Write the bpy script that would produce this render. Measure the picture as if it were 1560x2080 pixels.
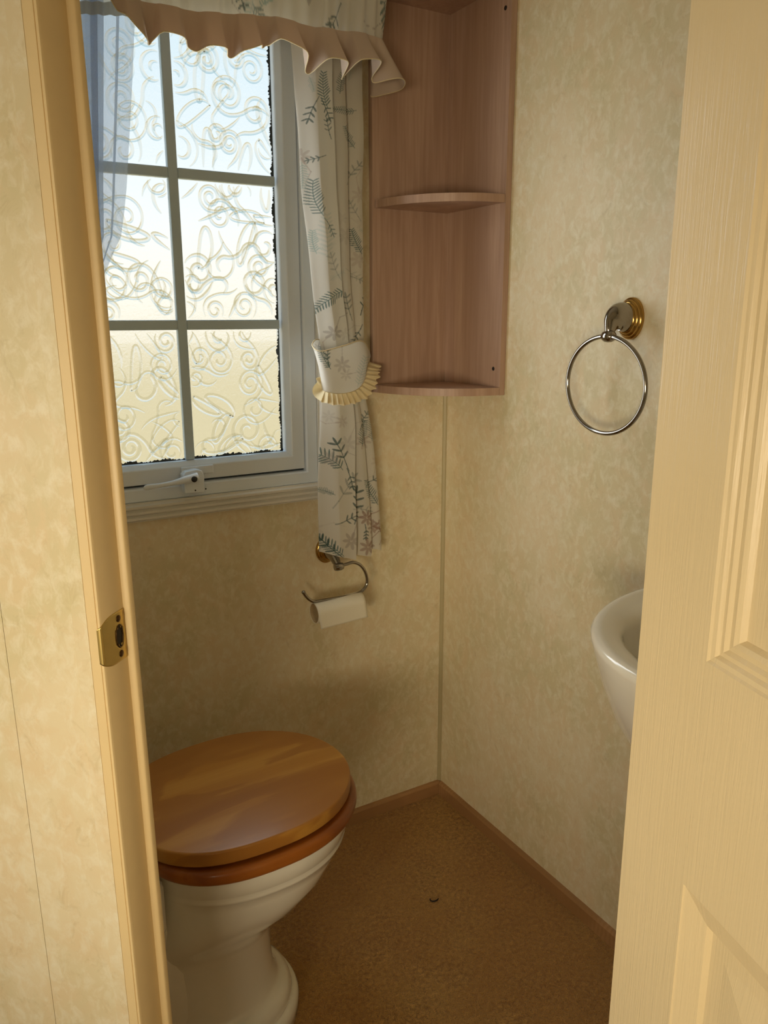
import bpy, bmesh, math, random
import numpy as np
from mathutils import Vector, Matrix

for o in list(bpy.data.objects):
    bpy.data.objects.remove(o)
SC = bpy.context.scene
COL = SC.collection
R = math.radians
PI = math.pi

# ------------------------------------------------------------------ camera
F_PX = 1607.2                       # focal length in pixels of a 1560 x 2080 frame
YAW, PITCH, ROLL = R(30.51), R(13.826), R(-0.12)
CAM = Vector((-1.0964, -1.5684, 1.25))
_f = Vector((math.sin(YAW) * math.cos(PITCH), math.cos(YAW) * math.cos(PITCH), -math.sin(PITCH)))
_r = Vector((math.cos(YAW), -math.sin(YAW), 0))
_u = _r.cross(_f)
RGT = math.cos(ROLL) * _r + math.sin(ROLL) * _u
UPV = -math.sin(ROLL) * _r + math.cos(ROLL) * _u
FWD = _f
cam_data = bpy.data.cameras.new('camera')
cam_data.sensor_fit = 'HORIZONTAL'
cam_data.sensor_width = 36.0
cam_data.lens = F_PX * 36.0 / 1560.0
cam_data.clip_start = 0.01
cam = bpy.data.objects.new('camera', cam_data)
cam.matrix_world = Matrix(((RGT.x, UPV.x, -FWD.x, CAM.x), (RGT.y, UPV.y, -FWD.y, CAM.y),
                           (RGT.z, UPV.z, -FWD.z, CAM.z), (0, 0, 0, 1)))
COL.objects.link(cam)
SC.camera = cam

# ------------------------------------------------------------------ exposure, world, daylight
SC.view_settings.view_transform = 'Standard'
SC.view_settings.look = 'None'
SC.view_settings.gamma = 1.0
SC.view_settings.use_curve_mapping = False
SC.view_settings.exposure = 0.0
SC.cycles.max_bounces = 9
SC.cycles.transmission_bounces = 6

world = bpy.data.worlds.new('sky')
SC.world = world
world.use_nodes = True
wn = world.node_tree.nodes
wl = world.node_tree.links
wn.clear()
w_out = wn.new('ShaderNodeOutputWorld')
w_bg = wn.new('ShaderNodeBackground')
w_tc = wn.new('ShaderNodeTexCoord')
w_sep = wn.new('ShaderNodeSeparateXYZ')
w_ramp = wn.new('ShaderNodeValToRGB')
w_ramp.color_ramp.elements[0].position = 0.0
w_ramp.color_ramp.elements[0].color = (1.12, 1.05, 0.90, 1)
w_ramp.color_ramp.elements[1].position = 0.42
w_ramp.color_ramp.elements[1].color = (0.54, 0.79, 0.95, 1)
_e = w_ramp.color_ramp.elements.new(0.12)
_e.color = (1.02, 1.08, 1.10, 1)
wl.new(w_tc.outputs['Generated'], w_sep.inputs[0])
wl.new(w_sep.outputs['Z'], w_ramp.inputs[0])
wl.new(w_ramp.outputs[0], w_bg.inputs[0])
wl.new(w_bg.outputs[0], w_out.inputs[0])
w_bg.inputs[1].default_value = 1.0


def area_light(name, loc, direction, sx, sy, power, color, spread=180):
    ld = bpy.data.lights.new(name, 'AREA')
    ld.shape = 'RECTANGLE'
    ld.size, ld.size_y = sx, sy
    ld.energy = power
    ld.color = color
    lo = bpy.data.objects.new(name, ld)
    lo.location = loc
    lo.rotation_euler = Vector(direction).to_track_quat('-Z', 'Y').to_euler()
    ld.spread = R(spread)
    COL.objects.link(lo)
    return lo


# daylight coming in through the small window, and through an unseen, assumed passage window
area_light('window_daylight', (-0.545, -0.034, 1.34), (0.10, -1, -0.05), 0.22, 0.66, 2.0, (0.92, 0.97, 1.0))
area_light('passage_daylight', (-2.95, -1.02, 0.98), (1.0, -0.02, -0.05), 0.7, 0.5, 0.9, (1.0, 0.84, 0.58), 54)
area_light('passage_fill', (-2.25, -2.35, 0.86), (0.70, 0.71, 0.0), 0.9, 0.5, 3.1, (1.0, 0.86, 0.61), 54)  # added fill lamp for the room; no entrance opening stands here
sun_data = bpy.data.lights.new('sun', 'SUN')
sun_data.energy = 2.2
sun_data.color = (1.0, 0.93, 0.80)
sun_data.angle = R(1.0)
sun = bpy.data.objects.new('sun', sun_data)
sun.rotation_euler = Vector((-1.0, 0.03, -0.9)).to_track_quat('-Z', 'Y').to_euler()
COL.objects.link(sun)


# ------------------------------------------------------------------ helpers
def ray(px, py):
    px, py = float(px), float(py)
    return (px - 780) / F_PX * RGT - (py - 1040) / F_PX * UPV + FWD


def on_y(px, py, y=0.0):
    d = ray(px, py)
    return CAM + d * ((y - CAM.y) / d.y)


def on_x(px, py, x=0.0):
    d = ray(px, py)
    return CAM + d * ((x - CAM.x) / d.x)


def on_plane(px, py, p, n):
    d = ray(px, py)
    return CAM + d * ((Vector(p) - CAM).dot(n) / d.dot(n))


def tag(o, label=None, cat=None, group=None, kind=None):
    if label:
        o['label'] = label
    if cat:
        o['category'] = cat
    if group:
        o['group'] = group
    if kind:
        o['kind'] = kind
    return o


def empty(name, loc=(0, 0, 0), rz=0.0, ry=0.0):
    o = bpy.data.objects.new(name, None)
    o.empty_display_size = 0.05
    o.location = loc
    o.rotation_euler = (0, ry, rz)
    COL.objects.link(o)
    return o


def mesh_obj(name, verts, faces, mat, parent=None, smooth=False, bevel=0.0, segs=2, recalc=True):
    me = bpy.data.meshes.new(name)
    me.from_pydata([tuple(v) for v in verts], [], [tuple(f) for f in faces])
    bm = bmesh.new()
    bm.from_mesh(me)
    if recalc:
        bmesh.ops.recalc_face_normals(bm, faces=bm.faces)
    if bevel > 0:
        bmesh.ops.bevel(bm, geom=list(bm.edges), offset=bevel, segments=segs, profile=0.5, affect='EDGES', clamp_overlap=True)
    bm.to_mesh(me)
    bm.free()
    me.materials.append(mat)
    if smooth:
        me.polygons.foreach_set('use_smooth', [True] * len(me.polygons))
    o = bpy.data.objects.new(name, me)
    COL.objects.link(o)
    if parent:
        o.parent = parent
    return o


def auto_smooth(o, angle=40):
    me = o.data
    me.polygons.foreach_set('use_smooth', [True] * len(me.polygons))
    bm = bmesh.new()
    bm.from_mesh(me)
    for e in bm.edges:
        if len(e.link_faces) == 2 and e.calc_face_angle(0) > R(angle):
            e.smooth = False
    bm.to_mesh(me)
    bm.free()
    return o


def box_vf(lo, hi):
    x0, y0, z0 = lo
    x1, y1, z1 = hi
    v = [(x0, y0, z0), (x1, y0, z0), (x1, y1, z0), (x0, y1, z0), (x0, y0, z1), (x1, y0, z1), (x1, y1, z1), (x0, y1, z1)]
    f = [(0, 3, 2, 1), (4, 5, 6, 7), (0, 1, 5, 4), (1, 2, 6, 5), (2, 3, 7, 6), (3, 0, 4, 7)]
    return v, f


def box(name, lo, hi, mat, parent=None, bevel=0.0, segs=2):
    v, f = box_vf(lo, hi)
    return mesh_obj(name, v, f, mat, parent, bevel=bevel, segs=segs)


def merge(parts):
    V, Fc = [], []
    for v, f in parts:
        n = len(V)
        V += list(v)
        Fc += [tuple(i + n for i in q) for q in f]
    return V, Fc


def prism(poly, axis_fn, a0, a1):
    """extrude a closed 2-D outline; axis_fn(u, v, a) -> xyz"""
    n = len(poly)
    V = [axis_fn(u, v, a0) for u, v in poly] + [axis_fn(u, v, a1) for u, v in poly]
    Fc = [tuple(range(n))[::-1], tuple(range(n, 2 * n))]
    Fc += [(i, (i + 1) % n, n + (i + 1) % n, n + i) for i in range(n)]
    return V, Fc


def loft(rings, cap0=True, cap1=True):
    n = len(rings[0])
    V = [p for r in rings for p in r]
    Fc = []
    for k in range(len(rings) - 1):
        for i in range(n):
            j = (i + 1) % n
            Fc.append((k * n + i, k * n + j, (k + 1) * n + j, (k + 1) * n + i))
    if cap0:
        Fc.append(tuple(range(n))[::-1])
    if cap1:
        Fc.append(tuple(range((len(rings) - 1) * n, len(rings) * n)))
    return V, Fc


def spline(pts, n):
    """Catmull-Rom through points (tuples of any length), n samples"""
    P = np.array([tuple(p) for p in pts], float)
    P = np.vstack([2 * P[0] - P[1], P, 2 * P[-1] - P[-2]])
    m = len(P) - 3
    out = []
    for k in range(n):
        t = k / (n - 1) * m
        i = min(int(t), m - 1)
        t -= i
        a, b, c, d = P[i], P[i + 1], P[i + 2], P[i + 3]
        out.append(0.5 * ((2 * b) + (c - a) * t + (2 * a - 5 * b + 4 * c - d) * t * t + (3 * b - a - 3 * c + d) * t ** 3))
    return np.array(out)


def tube_vf(pts, rad, segs=12, closed=False, caps=True):
    P = [Vector(p) for p in pts]
    n = len(P)
    rings = []
    up = None
    for i in range(n):
        if closed:
            t = (P[(i + 1) % n] - P[i - 1]).normalized()
        else:
            t = (P[min(i + 1, n - 1)] - P[max(i - 1, 0)]).normalized()
        if up is None:
            up = t.orthogonal().normalized()
        up = (up - t * up.dot(t)).normalized()
        s = t.cross(up)
        r = rad[i] if hasattr(rad, '__len__') else rad
        rings.append([P[i] + (up * math.cos(a) + s * math.sin(a)) * r for a in [2 * PI * k / segs for k in range(segs)]])
    if closed:
        rings.append(rings[0])
        V = [p for r in rings[:-1] for p in r]
        Fc = []
        for k in range(n):
            for i in range(segs):
                j = (i + 1) % segs
                k2 = (k + 1) % n
                Fc.append((k * segs + i, k * segs + j, k2 * segs + j, k2 * segs + i))
        return V, Fc
    return loft(rings, caps, caps)


def lathe_vf(profile, origin, axis, side, ry=1.0, segs=40):
    """profile: (distance along axis, radius); side: first radial direction (scaled 1), the other scaled ry"""
    o, a, s = Vector(origin), Vector(axis).normalized(), Vector(side)
    s = (s - a * s.dot(a)).normalized()
    b = a.cross(s)
    rings = []
    for h, r in profile:
        rings.append([o + a * h + (s * math.cos(t) + b * (math.sin(t) * ry)) * max(r, 1e-5) for t in [2 * PI * k / segs for k in range(segs)]])
    return loft(rings)


def grid_obj(name, pts, mat, parent=None, color=None, closed_u=False):
    """pts: array (rows, cols, 3)"""
    nv, nu = pts.shape[:2]
    idx = np.arange(nv * nu).reshape(nv, nu)
    a, b, c, d = idx[:-1, :-1], idx[:-1, 1:], idx[1:, 1:], idx[1:, :-1]
    faces = np.stack([a, b, c, d], -1).reshape(-1, 4)
    me = bpy.data.meshes.new(name)
    me.vertices.add(nv * nu)
    me.vertices.foreach_set('co', pts.reshape(-1).astype(np.float32))
    me.loops.add(len(faces) * 4)
    me.loops.foreach_set('vertex_index', faces.reshape(-1).astype(np.int32))
    me.polygons.add(len(faces))
    me.polygons.foreach_set('loop_start', (np.arange(len(faces)) * 4).astype(np.int32))
    me.polygons.foreach_set('use_smooth', np.ones(len(faces), bool))
    me.update()
    me.validate()
    if color is not None:
        at = me.color_attributes.new('print', 'FLOAT_COLOR', 'POINT')
        c4 = np.ones((nv * nu, 4), np.float32)
        c4[:, :3] = color.reshape(-1, 3)
        at.data.foreach_set('color', c4.reshape(-1))
    me.materials.append(mat)
    o = bpy.data.objects.new(name, me)
    COL.objects.link(o)
    if parent:
        o.parent = parent
    return o


def srgb(r, g, b):
    return tuple(((c / 255) / 12.92 if c / 255 <= 0.04045 else ((c / 255 + 0.055) / 1.055) ** 2.4) for c in (r, g, b)) + (1,)


# ------------------------------------------------------------------ materials
class Mat:
    def __init__(self, name):
        self.m = bpy.data.materials.new(name)
        self.m.use_nodes = True
        self.n = self.m.node_tree.nodes
        self.l = self.m.node_tree.links
        self.n.clear()
        self.out = self.n.new('ShaderNodeOutputMaterial')

    def node(self, t, **kw):
        x = self.n.new(t)
        for k, v in kw.items():
            if hasattr(x, k) and k not in x.inputs:
                setattr(x, k, v)
            else:
                self.put(x.inputs[k], v)
        return x

    def put(self, inp, v):
        if isinstance(v, bpy.types.NodeSocket):
            self.l.new(v, inp)
        elif isinstance(v, bpy.types.Node):
            self.l.new(v.outputs[0], inp)
        else:
            inp.default_value = v

    def coord(self, scale=(1, 1, 1), rot=(0, 0, 0), which='Object'):
        tc = self.n.new('ShaderNodeTexCoord')
        mp = self.n.new('ShaderNodeMapping')
        mp.inputs['Scale'].default_value = scale
        mp.inputs['Rotation'].default_value = rot
        self.l.new(tc.outputs[which], mp.inputs['Vector'])
        return mp.outputs[0]

    def world_coord(self, scale=(1, 1, 1), rot=(0, 0, 0)):
        g = self.n.new('ShaderNodeNewGeometry')
        mp = self.n.new('ShaderNodeMapping')
        mp.inputs['Scale'].default_value = scale
        mp.inputs['Rotation'].default_value = rot
        self.l.new(g.outputs['Position'], mp.inputs['Vector'])
        return mp.outputs[0]

    def noise(self, vec, scale, detail=4.0, rough=0.55, dist=0.0):
        x = self.node('ShaderNodeTexNoise')
        self.put(x.inputs['Vector'], vec)
        x.inputs['Scale'].default_value = scale
        x.inputs['Detail'].default_value = detail
        x.inputs['Roughness'].default_value = rough
        x.inputs['Distortion'].default_value = dist
        return x.outputs[0]

    def ramp(self, fac, stops):
        x = self.n.new('ShaderNodeValToRGB')
        el = x.color_ramp.elements
        while len(el) < len(stops):
            el.new(0.5)
        for e, (p, c) in zip(el, stops):
            e.position = p
            e.color = c if len(c) == 4 else tuple(c) + (1,)
        self.put(x.inputs[0], fac)
        return x.outputs[0]

    def mix(self, fac, a, b, mode='MIX'):
        x = self.n.new('ShaderNodeMix')
        x.data_type = 'RGBA'
        x.blend_type = mode
        self.put(x.inputs[0], fac)
        self.put(x.inputs[6], a)
        self.put(x.inputs[7], b)
        return x.outputs[2]

    def bump(self, height, strength=0.2, dist=0.002, normal=None):
        x = self.n.new('ShaderNodeBump')
        x.inputs['Strength'].default_value = strength
        x.inputs['Distance'].default_value = dist
        self.put(x.inputs['Height'], height)
        if normal is not None:
            self.put(x.inputs['Normal'], normal)
        return x.outputs[0]

    def principled(self, color, rough=0.5, metal=0.0, normal=None, coat=0.0, spec=0.5, sheen=0.0, **kw):
        b = self.n.new('ShaderNodeBsdfPrincipled')
        self.put(b.inputs['Base Color'], color)
        self.put(b.inputs['Roughness'], rough)
        b.inputs['Metallic'].default_value = metal
        b.inputs['Coat Weight'].default_value = coat
        b.inputs['Coat Roughness'].default_value = 0.12
        b.inputs['Specular IOR Level'].default_value = spec
        b.inputs['Sheen Weight'].default_value = sheen
        for k, v in kw.items():
            self.put(b.inputs[k.replace('_', ' ')], v)
        if normal is not None:
            self.put(b.inputs['Normal'], normal)
        return b.outputs[0]

    def done(self, sh):
        self.l.new(sh, self.out.inputs[0])
        return self.m

    def mixs(self, fac, a, b):
        x = self.n.new('ShaderNodeMixShader')
        self.put(x.inputs[0], fac)
        self.l.new(a, x.inputs[1])
        self.l.new(b, x.inputs[2])
        return x.outputs[0]


def mat_wallpaper(name, base, olive, pink, pale):
    m = Mat(name)
    v = m.world_coord((1.0, 1.0, 0.75), (0.25, 0.2, 0.3))
    big = m.noise(v, 5.0, 3.0, 0.5, 0.4)
    mid = m.noise(v, 17.0, 5.0, 0.62, 0.8)
    fine = m.noise(v, 60.0, 5.0, 0.7, 0.5)
    c = m.mix(m.ramp(big, [(0.40, (0, 0, 0)), (0.60, (1, 1, 1))]), olive, base)
    c = m.mix(m.ramp(mid, [(0.42, (0, 0, 0)), (0.64, (0.68, 0.68, 0.68))]), c, pink)
    c = m.mix(m.ramp(fine, [(0.46, (0, 0, 0)), (0.68, (0.7, 0.7, 0.7))]), c, pale)
    dk = m.ramp(m.noise(v, 38.0, 6.0, 0.7, 1.2), [(0.30, (0.90, 0.88, 0.83)), (0.45, (1, 1, 1))])
    c = m.mix(1.0, c, dk, 'MULTIPLY')
    return m.done(m.principled(c, 0.42, normal=m.bump(fine, 0.12, 0.0008), spec=0.4))


def mat_plain(name, color, rough=0.5, metal=0.0, coat=0.0, spec=0.5, bump=0.0, bscale=80, var=0.06):
    m = Mat(name)
    v = m.coord()
    n = m.noise(v, bscale, 4.0)
    c = m.mix(n, tuple(x * (1 - var) for x in color[:3]) + (1,), tuple(min(1, x * (1 + var)) for x in color[:3]) + (1,))
    return m.done(m.principled(c, rough, metal, m.bump(n, bump, 0.001) if bump else None, coat, spec))


def mat_door():
    m = Mat('magnolia_door_paint')
    g = m.noise(m.coord((60, 1, 2.2)), 3.2, 4.0, 0.6, 0.9)
    g2 = m.noise(m.coord((160, 1, 4)), 3.0, 3.0, 0.6, 0.3)
    h = m.mix(0.4, g, g2)
    c = m.mix(m.noise(m.coord(), 6.0), srgb(226, 204, 160), srgb(236, 214, 172))
    return m.done(m.principled(c, 0.34, normal=m.bump(h, 0.55, 0.0014), spec=0.5))


def mat_wood(name, dark, mid, light, scale=(1, 1, 1), rot=(0, 0, 0), rough=0.4, coat=0.0, wave=9.0, dist=6.0):
    m = Mat(name)
    v = m.coord(scale, rot)
    n = m.noise(v, 2.2, 3.0, 0.5, 0.6)
    w = m.node('ShaderNodeTexWave', wave_type='BANDS', bands_direction='Y')
    m.put(w.inputs['Vector'], v)
    w.inputs['Scale'].default_value = wave
    w.inputs['Distortion'].default_value = dist
    w.inputs['Detail'].default_value = 2.5
    w.inputs['Detail Scale'].default_value = 0.8
    f = m.noise(m.coord(tuple(s * k for s, k in zip(scale, (3, 40, 40))), rot), 3.0, 4.0, 0.6)
    c = m.mix(m.ramp(w.outputs[1], [(0.2, (0, 0, 0)), (0.75, (1, 1, 1))]), mid, light)
    c = m.mix(m.ramp(n, [(0.46, (0, 0, 0)), (0.50, (0.75, 0.75, 0.75)), (0.62, (1, 1, 1))]), c, dark)
    c = m.mix(m.ramp(f, [(0.35, (0.22, 0.22, 0.22)), (0.6, (0, 0, 0))]), c, dark)
    return m.done(m.principled(c, rough, coat=coat, spec=0.3))


def mat_laminate():
    m = Mat('beech_laminate')
    f = m.noise(m.world_coord((60, 60, 2.5)), 2.0, 5.0, 0.6, 0.6)
    n = m.noise(m.world_coord((9, 9, 0.8)), 2.0, 3.0, 0.5, 0.5)
    c = m.mix(m.ramp(n, [(0.35, (0, 0, 0)), (0.68, (1, 1, 1))]), srgb(172, 140, 120), srgb(192, 160, 138))
    c = m.mix(m.ramp(f, [(0.42, (0.35, 0.35, 0.35)), (0.60, (0, 0, 0))]), c, srgb(154, 120, 98))
    return m.done(m.principled(c, 0.45, spec=0.4))


def mat_carpet():
    m = Mat('brown_carpet')
    v = m.world_coord()
    fib = m.noise(v, 420.0, 3.0, 0.7)
    tuft = m.noise(v, 120.0, 4.0, 0.7, 0.5)
    big = m.noise(v, 9.0, 4.0, 0.6)
    wear = m.noise(v, 3.0, 3.0, 0.5)
    c = m.mix(m.ramp(tuft, [(0.32, (0, 0, 0)), (0.66, (1, 1, 1))]), srgb(158, 112, 52), srgb(232, 182, 104))
    c = m.mix(m.ramp(big, [(0.40, (0, 0, 0)), (0.66, (0.6, 0.6, 0.6))]), c, srgb(214, 166, 90))
    c = m.mix(m.ramp(wear, [(0.42, (0.4, 0.4, 0.4)), (0.58, (0, 0, 0))]), c, srgb(178, 116, 44))
    sp = m.ramp(fib, [(0.28, (0.55, 0.5, 0.45)), (0.5, (1, 1, 1)), (0.75, (1.25, 1.2, 1.15))])
    c = m.mix(1.0, c, sp, 'MULTIPLY')
    nb = m.bump(fib, 0.9, 0.004, m.bump(tuft, 0.8, 0.008))
    return m.done(m.principled(c, 0.95, normal=nb, spec=0.1, sheen=0.3))


def mat_fabric(name, tint=None, transl=0.35, tcol=(0.75, 0.72, 0.62, 1)):
    m = Mat(name)
    if tint is None:
        a = m.node('ShaderNodeAttribute', attribute_name='print')
        col = a.outputs[0]
    else:
        col = tint
    wv = m.noise(m.coord(), 900.0, 2.0, 0.5)
    nb = m.bump(wv, 0.25, 0.0006)
    d = m.principled(col, 0.85, normal=nb, spec=0.15, sheen=0.2)
    t = m.n.new('ShaderNodeBsdfTranslucent')
    m.put(t.inputs[0], m.mix(1.0, col, tcol, 'MULTIPLY'))
    return m.done(m.mixs(transl, d, t.outputs[0]))


def mat_net():
    m = Mat('sheer_net')
    tr = m.n.new('ShaderNodeBsdfTransparent')
    tr.inputs[0].default_value = (0.90, 0.94, 1.0, 1)
    d = m.n.new('ShaderNodeBsdfDiffuse')
    d.inputs[0].default_value = (0.74, 0.80, 0.90, 1)
    t = m.n.new('ShaderNodeBsdfTranslucent')
    t.inputs[0].default_value = (0.54, 0.63, 0.78, 1)
    wv = m.noise(m.coord(), 1500.0, 1.0)
    dt = m.mixs(0.5, d.outputs[0], t.outputs[0])
    return m.done(m.mixs(m.ramp(wv, [(0.3, (0.46, 0.46, 0.46)), (0.7, (0.60, 0.60, 0.60))]), tr.outputs[0], dt))


def mat_pane():
    m = Mat('obscured_glass')
    v = m.world_coord()
    h = m.noise(v, 95.0, 3.0, 0.55, 1.5)
    tr = m.n.new('ShaderNodeBsdfTransparent')
    tr.inputs[0].default_value = (0.97, 0.985, 0.98, 1)
    rf = m.n.new('ShaderNodeBsdfRefraction')
    rf.inputs['Color'].default_value = (0.96, 0.98, 0.97, 1)
    rf.inputs['IOR'].default_value = 1.12
    rf.inputs['Roughness'].default_value = 0.6
    m.put(rf.inputs['Normal'], m.bump(h, 0.5, 0.004))
    gl = m.n.new('ShaderNodeBsdfGlossy')
    gl.inputs['Roughness'].default_value = 0.12
    s = m.mixs(0.80, tr.outputs[0], rf.outputs[0])
    return m.done(m.mixs(0.03, s, gl.outputs[0]))


def mat_relief():
    m = Mat('embossed_glass_ridge')
    rf = m.n.new('ShaderNodeBsdfRefraction')
    rf.inputs['Color'].default_value = (0.84, 0.84, 0.80, 1)
    rf.inputs['IOR'].default_value = 1.55
    rf.inputs['Roughness'].default_value = 0.10
    tr = m.n.new('ShaderNodeBsdfTransparent')
    return m.done(m.mixs(0.15, rf.outputs[0], tr.outputs[0]))


WALL = mat_wallpaper('marbled_vinyl', srgb(230, 215, 181), srgb(217, 204, 164), srgb(228, 206, 168), srgb(239, 231, 207))
DOORP = mat_door()
JAMBP = mat_plain('magnolia_frame_paint', srgb(228, 202, 152), 0.42, bump=0.05, bscale=60, var=0.03)
UPVC = mat_plain('white_window_plastic', srgb(228, 236, 246), 0.32, spec=0.5, var=0.01)
TRIMW = mat_plain('white_window_trim', srgb(224, 220, 210), 0.4, var=0.02)
BAR = mat_plain('grey_glazing_bar', srgb(196, 214, 226), 0.35, var=0.02)
DARKEDGE = mat_plain('dark_seal_and_refraction', srgb(52, 64, 72), 0.3, var=0.3, bscale=160)  # dark tone for the sash seal, and for refraction imitated at pane edges
CARPET = mat_carpet()
LAM = mat_laminate()
BASEB = mat_wood('beech_skirting', srgb(158, 118, 76), srgb(172, 130, 86), srgb(180, 138, 94), (1, 1, 1), rough=0.45, wave=30, dist=3)
LIDW = mat_wood('varnished_pine_lid', srgb(162, 106, 44), srgb(180, 124, 50), srgb(192, 138, 60), (1.5, 5.2, 5.2), (0, 0, R(6)), rough=0.36, coat=0.12, wave=0.9, dist=5.0)
SEATW = mat_wood('varnished_pine_seat', srgb(136, 72, 24), srgb(154, 86, 30), srgb(164, 96, 36), (1, 3, 3), rough=0.32, coat=0.25, wave=2.0, dist=4.0)
CERAM = mat_plain('white_ceramic', srgb(240, 234, 220), 0.08, coat=0.6, var=0.01)
CHROME = mat_plain('worn_chrome', srgb(158, 152, 144), 0.11, metal=1.0, var=0.04)
BRASS = mat_plain('polished_brass', srgb(182, 146, 84), 0.16, metal=1.0, var=0.06)
SATINB = mat_plain('satin_brass', srgb(206, 180, 112), 0.30, metal=1.0, var=0.08)
DARK = mat_plain('dark_recess', srgb(34, 24, 16), 0.6, var=0.1)
SCREW = mat_plain('dark_bronze_screw', srgb(84, 62, 40), 0.35, metal=1.0, var=0.2)
PAPER = mat_plain('white_tissue', srgb(236, 228, 208), 0.9, spec=0.1, bump=0.15, bscale=300, var=0.03)
CARD = mat_plain('grey_cardboard', srgb(190, 165, 125), 0.9, spec=0.1, bump=0.1, bscale=200, var=0.06)
CEIL = mat_plain('white_ceiling_board', srgb(238, 230, 210), 0.7, bump=0.1, bscale=120, var=0.03)
GROUND = mat_plain('pale_dry_ground', (0.78, 0.57, 0.33, 1), 0.95, spec=0.1, bump=0.3, bscale=3, var=0.12)
BUTTON = mat_plain('black_button', srgb(38, 38, 40), 0.3, var=0.05)
CORNER = mat_plain('sage_corner_bead', srgb(182, 168, 128), 0.45, var=0.05)
PRINT = mat_fabric('printed_cotton', None, 0.38, (0.92, 0.92, 0.90, 1))
FRILL = mat_fabric('peach_frill_cotton', srgb(198, 178, 160), 0.12, (0.75, 0.46, 0.30, 1))
FRILL2 = mat_fabric('cream_frill_cotton', srgb(236, 220, 180), 0.25, (0.9, 0.8, 0.6, 1))
NET = mat_net()
PANE = mat_pane()
RELIEF = mat_relief()

# ------------------------------------------------------------------ shell
CEIL_Z = 1.985
XL = -1.10                             # inner face of the left wall
TH = 0.04
# door wall: diagonal. E is the inner corner of the left door stop
A45 = R(45)
TDIR = Vector((math.cos(A45), -math.sin(A45), 0))
NDIR = Vector((math.sin(A45), math.cos(A45), 0))
E0 = CAM + ray(284, 1290) * 0.85
LEAN = -0.0091                         # the frame is slightly out of plumb
E0.z = 0
Y_OUT = -0.036                         # outer face of the door wall, in metres along NDIR from E0
Y_IN = 0.008
Qh = on_plane(1300, 1290, E0 + NDIR * (Y_OUT - 0.012), NDIR)
T_R = (Qh - E0).dot(TDIR) + 0.040      # right rebate face
DOOR_TOP = 1.93

# floor
v, f = box_vf((-3.2, -3.4, -0.05), (0.30, 0.06, 0.0))
tag(mesh_obj('floor', v, f, CARPET), 'brown cut pile carpet over the whole floor', 'floor', kind='structure')
v, f = box_vf((-3.2, -3.4, CEIL_Z), (0.30, 0.06, CEIL_Z + 0.04))
tag(mesh_obj('ceiling', v, f, CEIL), 'pale cream ceiling board overhead', 'ceiling', kind='structure')

# back wall with the window opening
WX0, WX1, WZ0, WZ1 = -0.905, -0.345, 0.894, 1.862
v, f = merge([box_vf((XL - 0.04, 0, 0), (WX0, TH, CEIL_Z)), box_vf((WX1, 0, 0), (0.04, TH, CEIL_Z)),
              box_vf((WX0, 0, 0), (WX1, TH, WZ0)), box_vf((WX0, 0, WZ1), (WX1, TH, CEIL_Z))])
tag(mesh_obj('wall_back', v, f, WALL), 'cream marbled vinyl wall with the window in it', 'wall', kind='structure')
v, f = box_vf((0, -3.2, 0), (TH, 0, CEIL_Z))
tag(mesh_obj('wall_right', v, f, WALL), 'cream marbled vinyl wall carrying the towel ring and basin', 'wall', kind='structure')
yl = (E0 + NDIR * Y_IN)
ydl = yl.y + (yl.x - XL)               # where the diagonal meets the left wall
v, f = box_vf((XL - TH, ydl - 0.02, 0), (XL, 0, CEIL_Z))
tag(mesh_obj('wall_left', v, f, WALL), 'cream marbled vinyl wall behind the toilet cistern', 'wall', kind='structure')

# diagonal door wall, in its own frame (x along the wall, y into the room)
LJ = -0.027                            # the wall ends behind the left jamb
wf = empty('wall_front', (E0.x, E0.y, 0), -A45, LEAN)
tag(wf, 'cream marbled vinyl wall panel around the doorway', 'wall', kind='structure')
GX = -0.133                            # board joint
ol = lambda a: [(-1.35, Y_OUT), (a, Y_OUT), (a, Y_IN), (-1.35, Y_IN)]
box('wall_panel', (-1.35, Y_OUT, 0), (GX - 0.0003, Y_OUT + 0.006, CEIL_Z), WALL, wf)
box('wall_panel', (GX + 0.0003, Y_OUT, 0), (LJ, Y_OUT + 0.006, CEIL_Z), WALL, wf)
box('wall_core', (-0.40, Y_OUT + 0.006, 0), (LJ, Y_IN, CEIL_Z), WALL, wf)
box('wall_panel', (T_R + 0.034, Y_OUT, 0), (1.08, Y_IN, CEIL_Z), WALL, wf)
box('wall_panel', (LJ, Y_OUT, DOOR_TOP), (T_R + 0.034, Y_IN, CEIL_Z), WALL, wf)

# passage walls around the camera, with an opening added for the daylight
v, f = merge([box_vf((-3.2, -3.4, 0), (-3.14, -1.55, CEIL_Z)), box_vf((-3.2, -0.50, 0), (-3.14, 0.0, CEIL_Z)),
              box_vf((-3.2, -1.55, 0), (-3.14, -0.50, 0.55)), box_vf((-3.2, -1.55, 1.45), (-3.14, -0.50, CEIL_Z))])
tag(mesh_obj('wall_passage', v, f, WALL), 'cream passage wall with an added window opening', 'wall', kind='structure')
tag(box('wall_passage_end', (-3.2, -3.4, 0), (0.0, -3.34, CEIL_Z), WALL), 'cream end wall of the passage', 'wall', kind='structure')

# outdoors
tag(box('ground', (-40, 0.3, -0.72), (40, 60, -0.62), GROUND), 'pale sunlit ground outside the window', 'ground', kind='structure')

# ---- skirting
def skirting(name, along, a0, a1, label):
    pr = [(0, 0), (0.010, 0), (0.010, 0.029), (0.006, 0.034), (0.0, 0.036)]
    if along == 'x':
        v, f = prism(pr, lambda u, w, a: (a, -u, w), a0, a1)
    else:
        v, f = prism(pr, lambda u, w, a: (-u, a, w), a0, a1)
    return tag(mesh_obj(name, v, f, BASEB), label, 'skirting', kind='structure')


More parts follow.
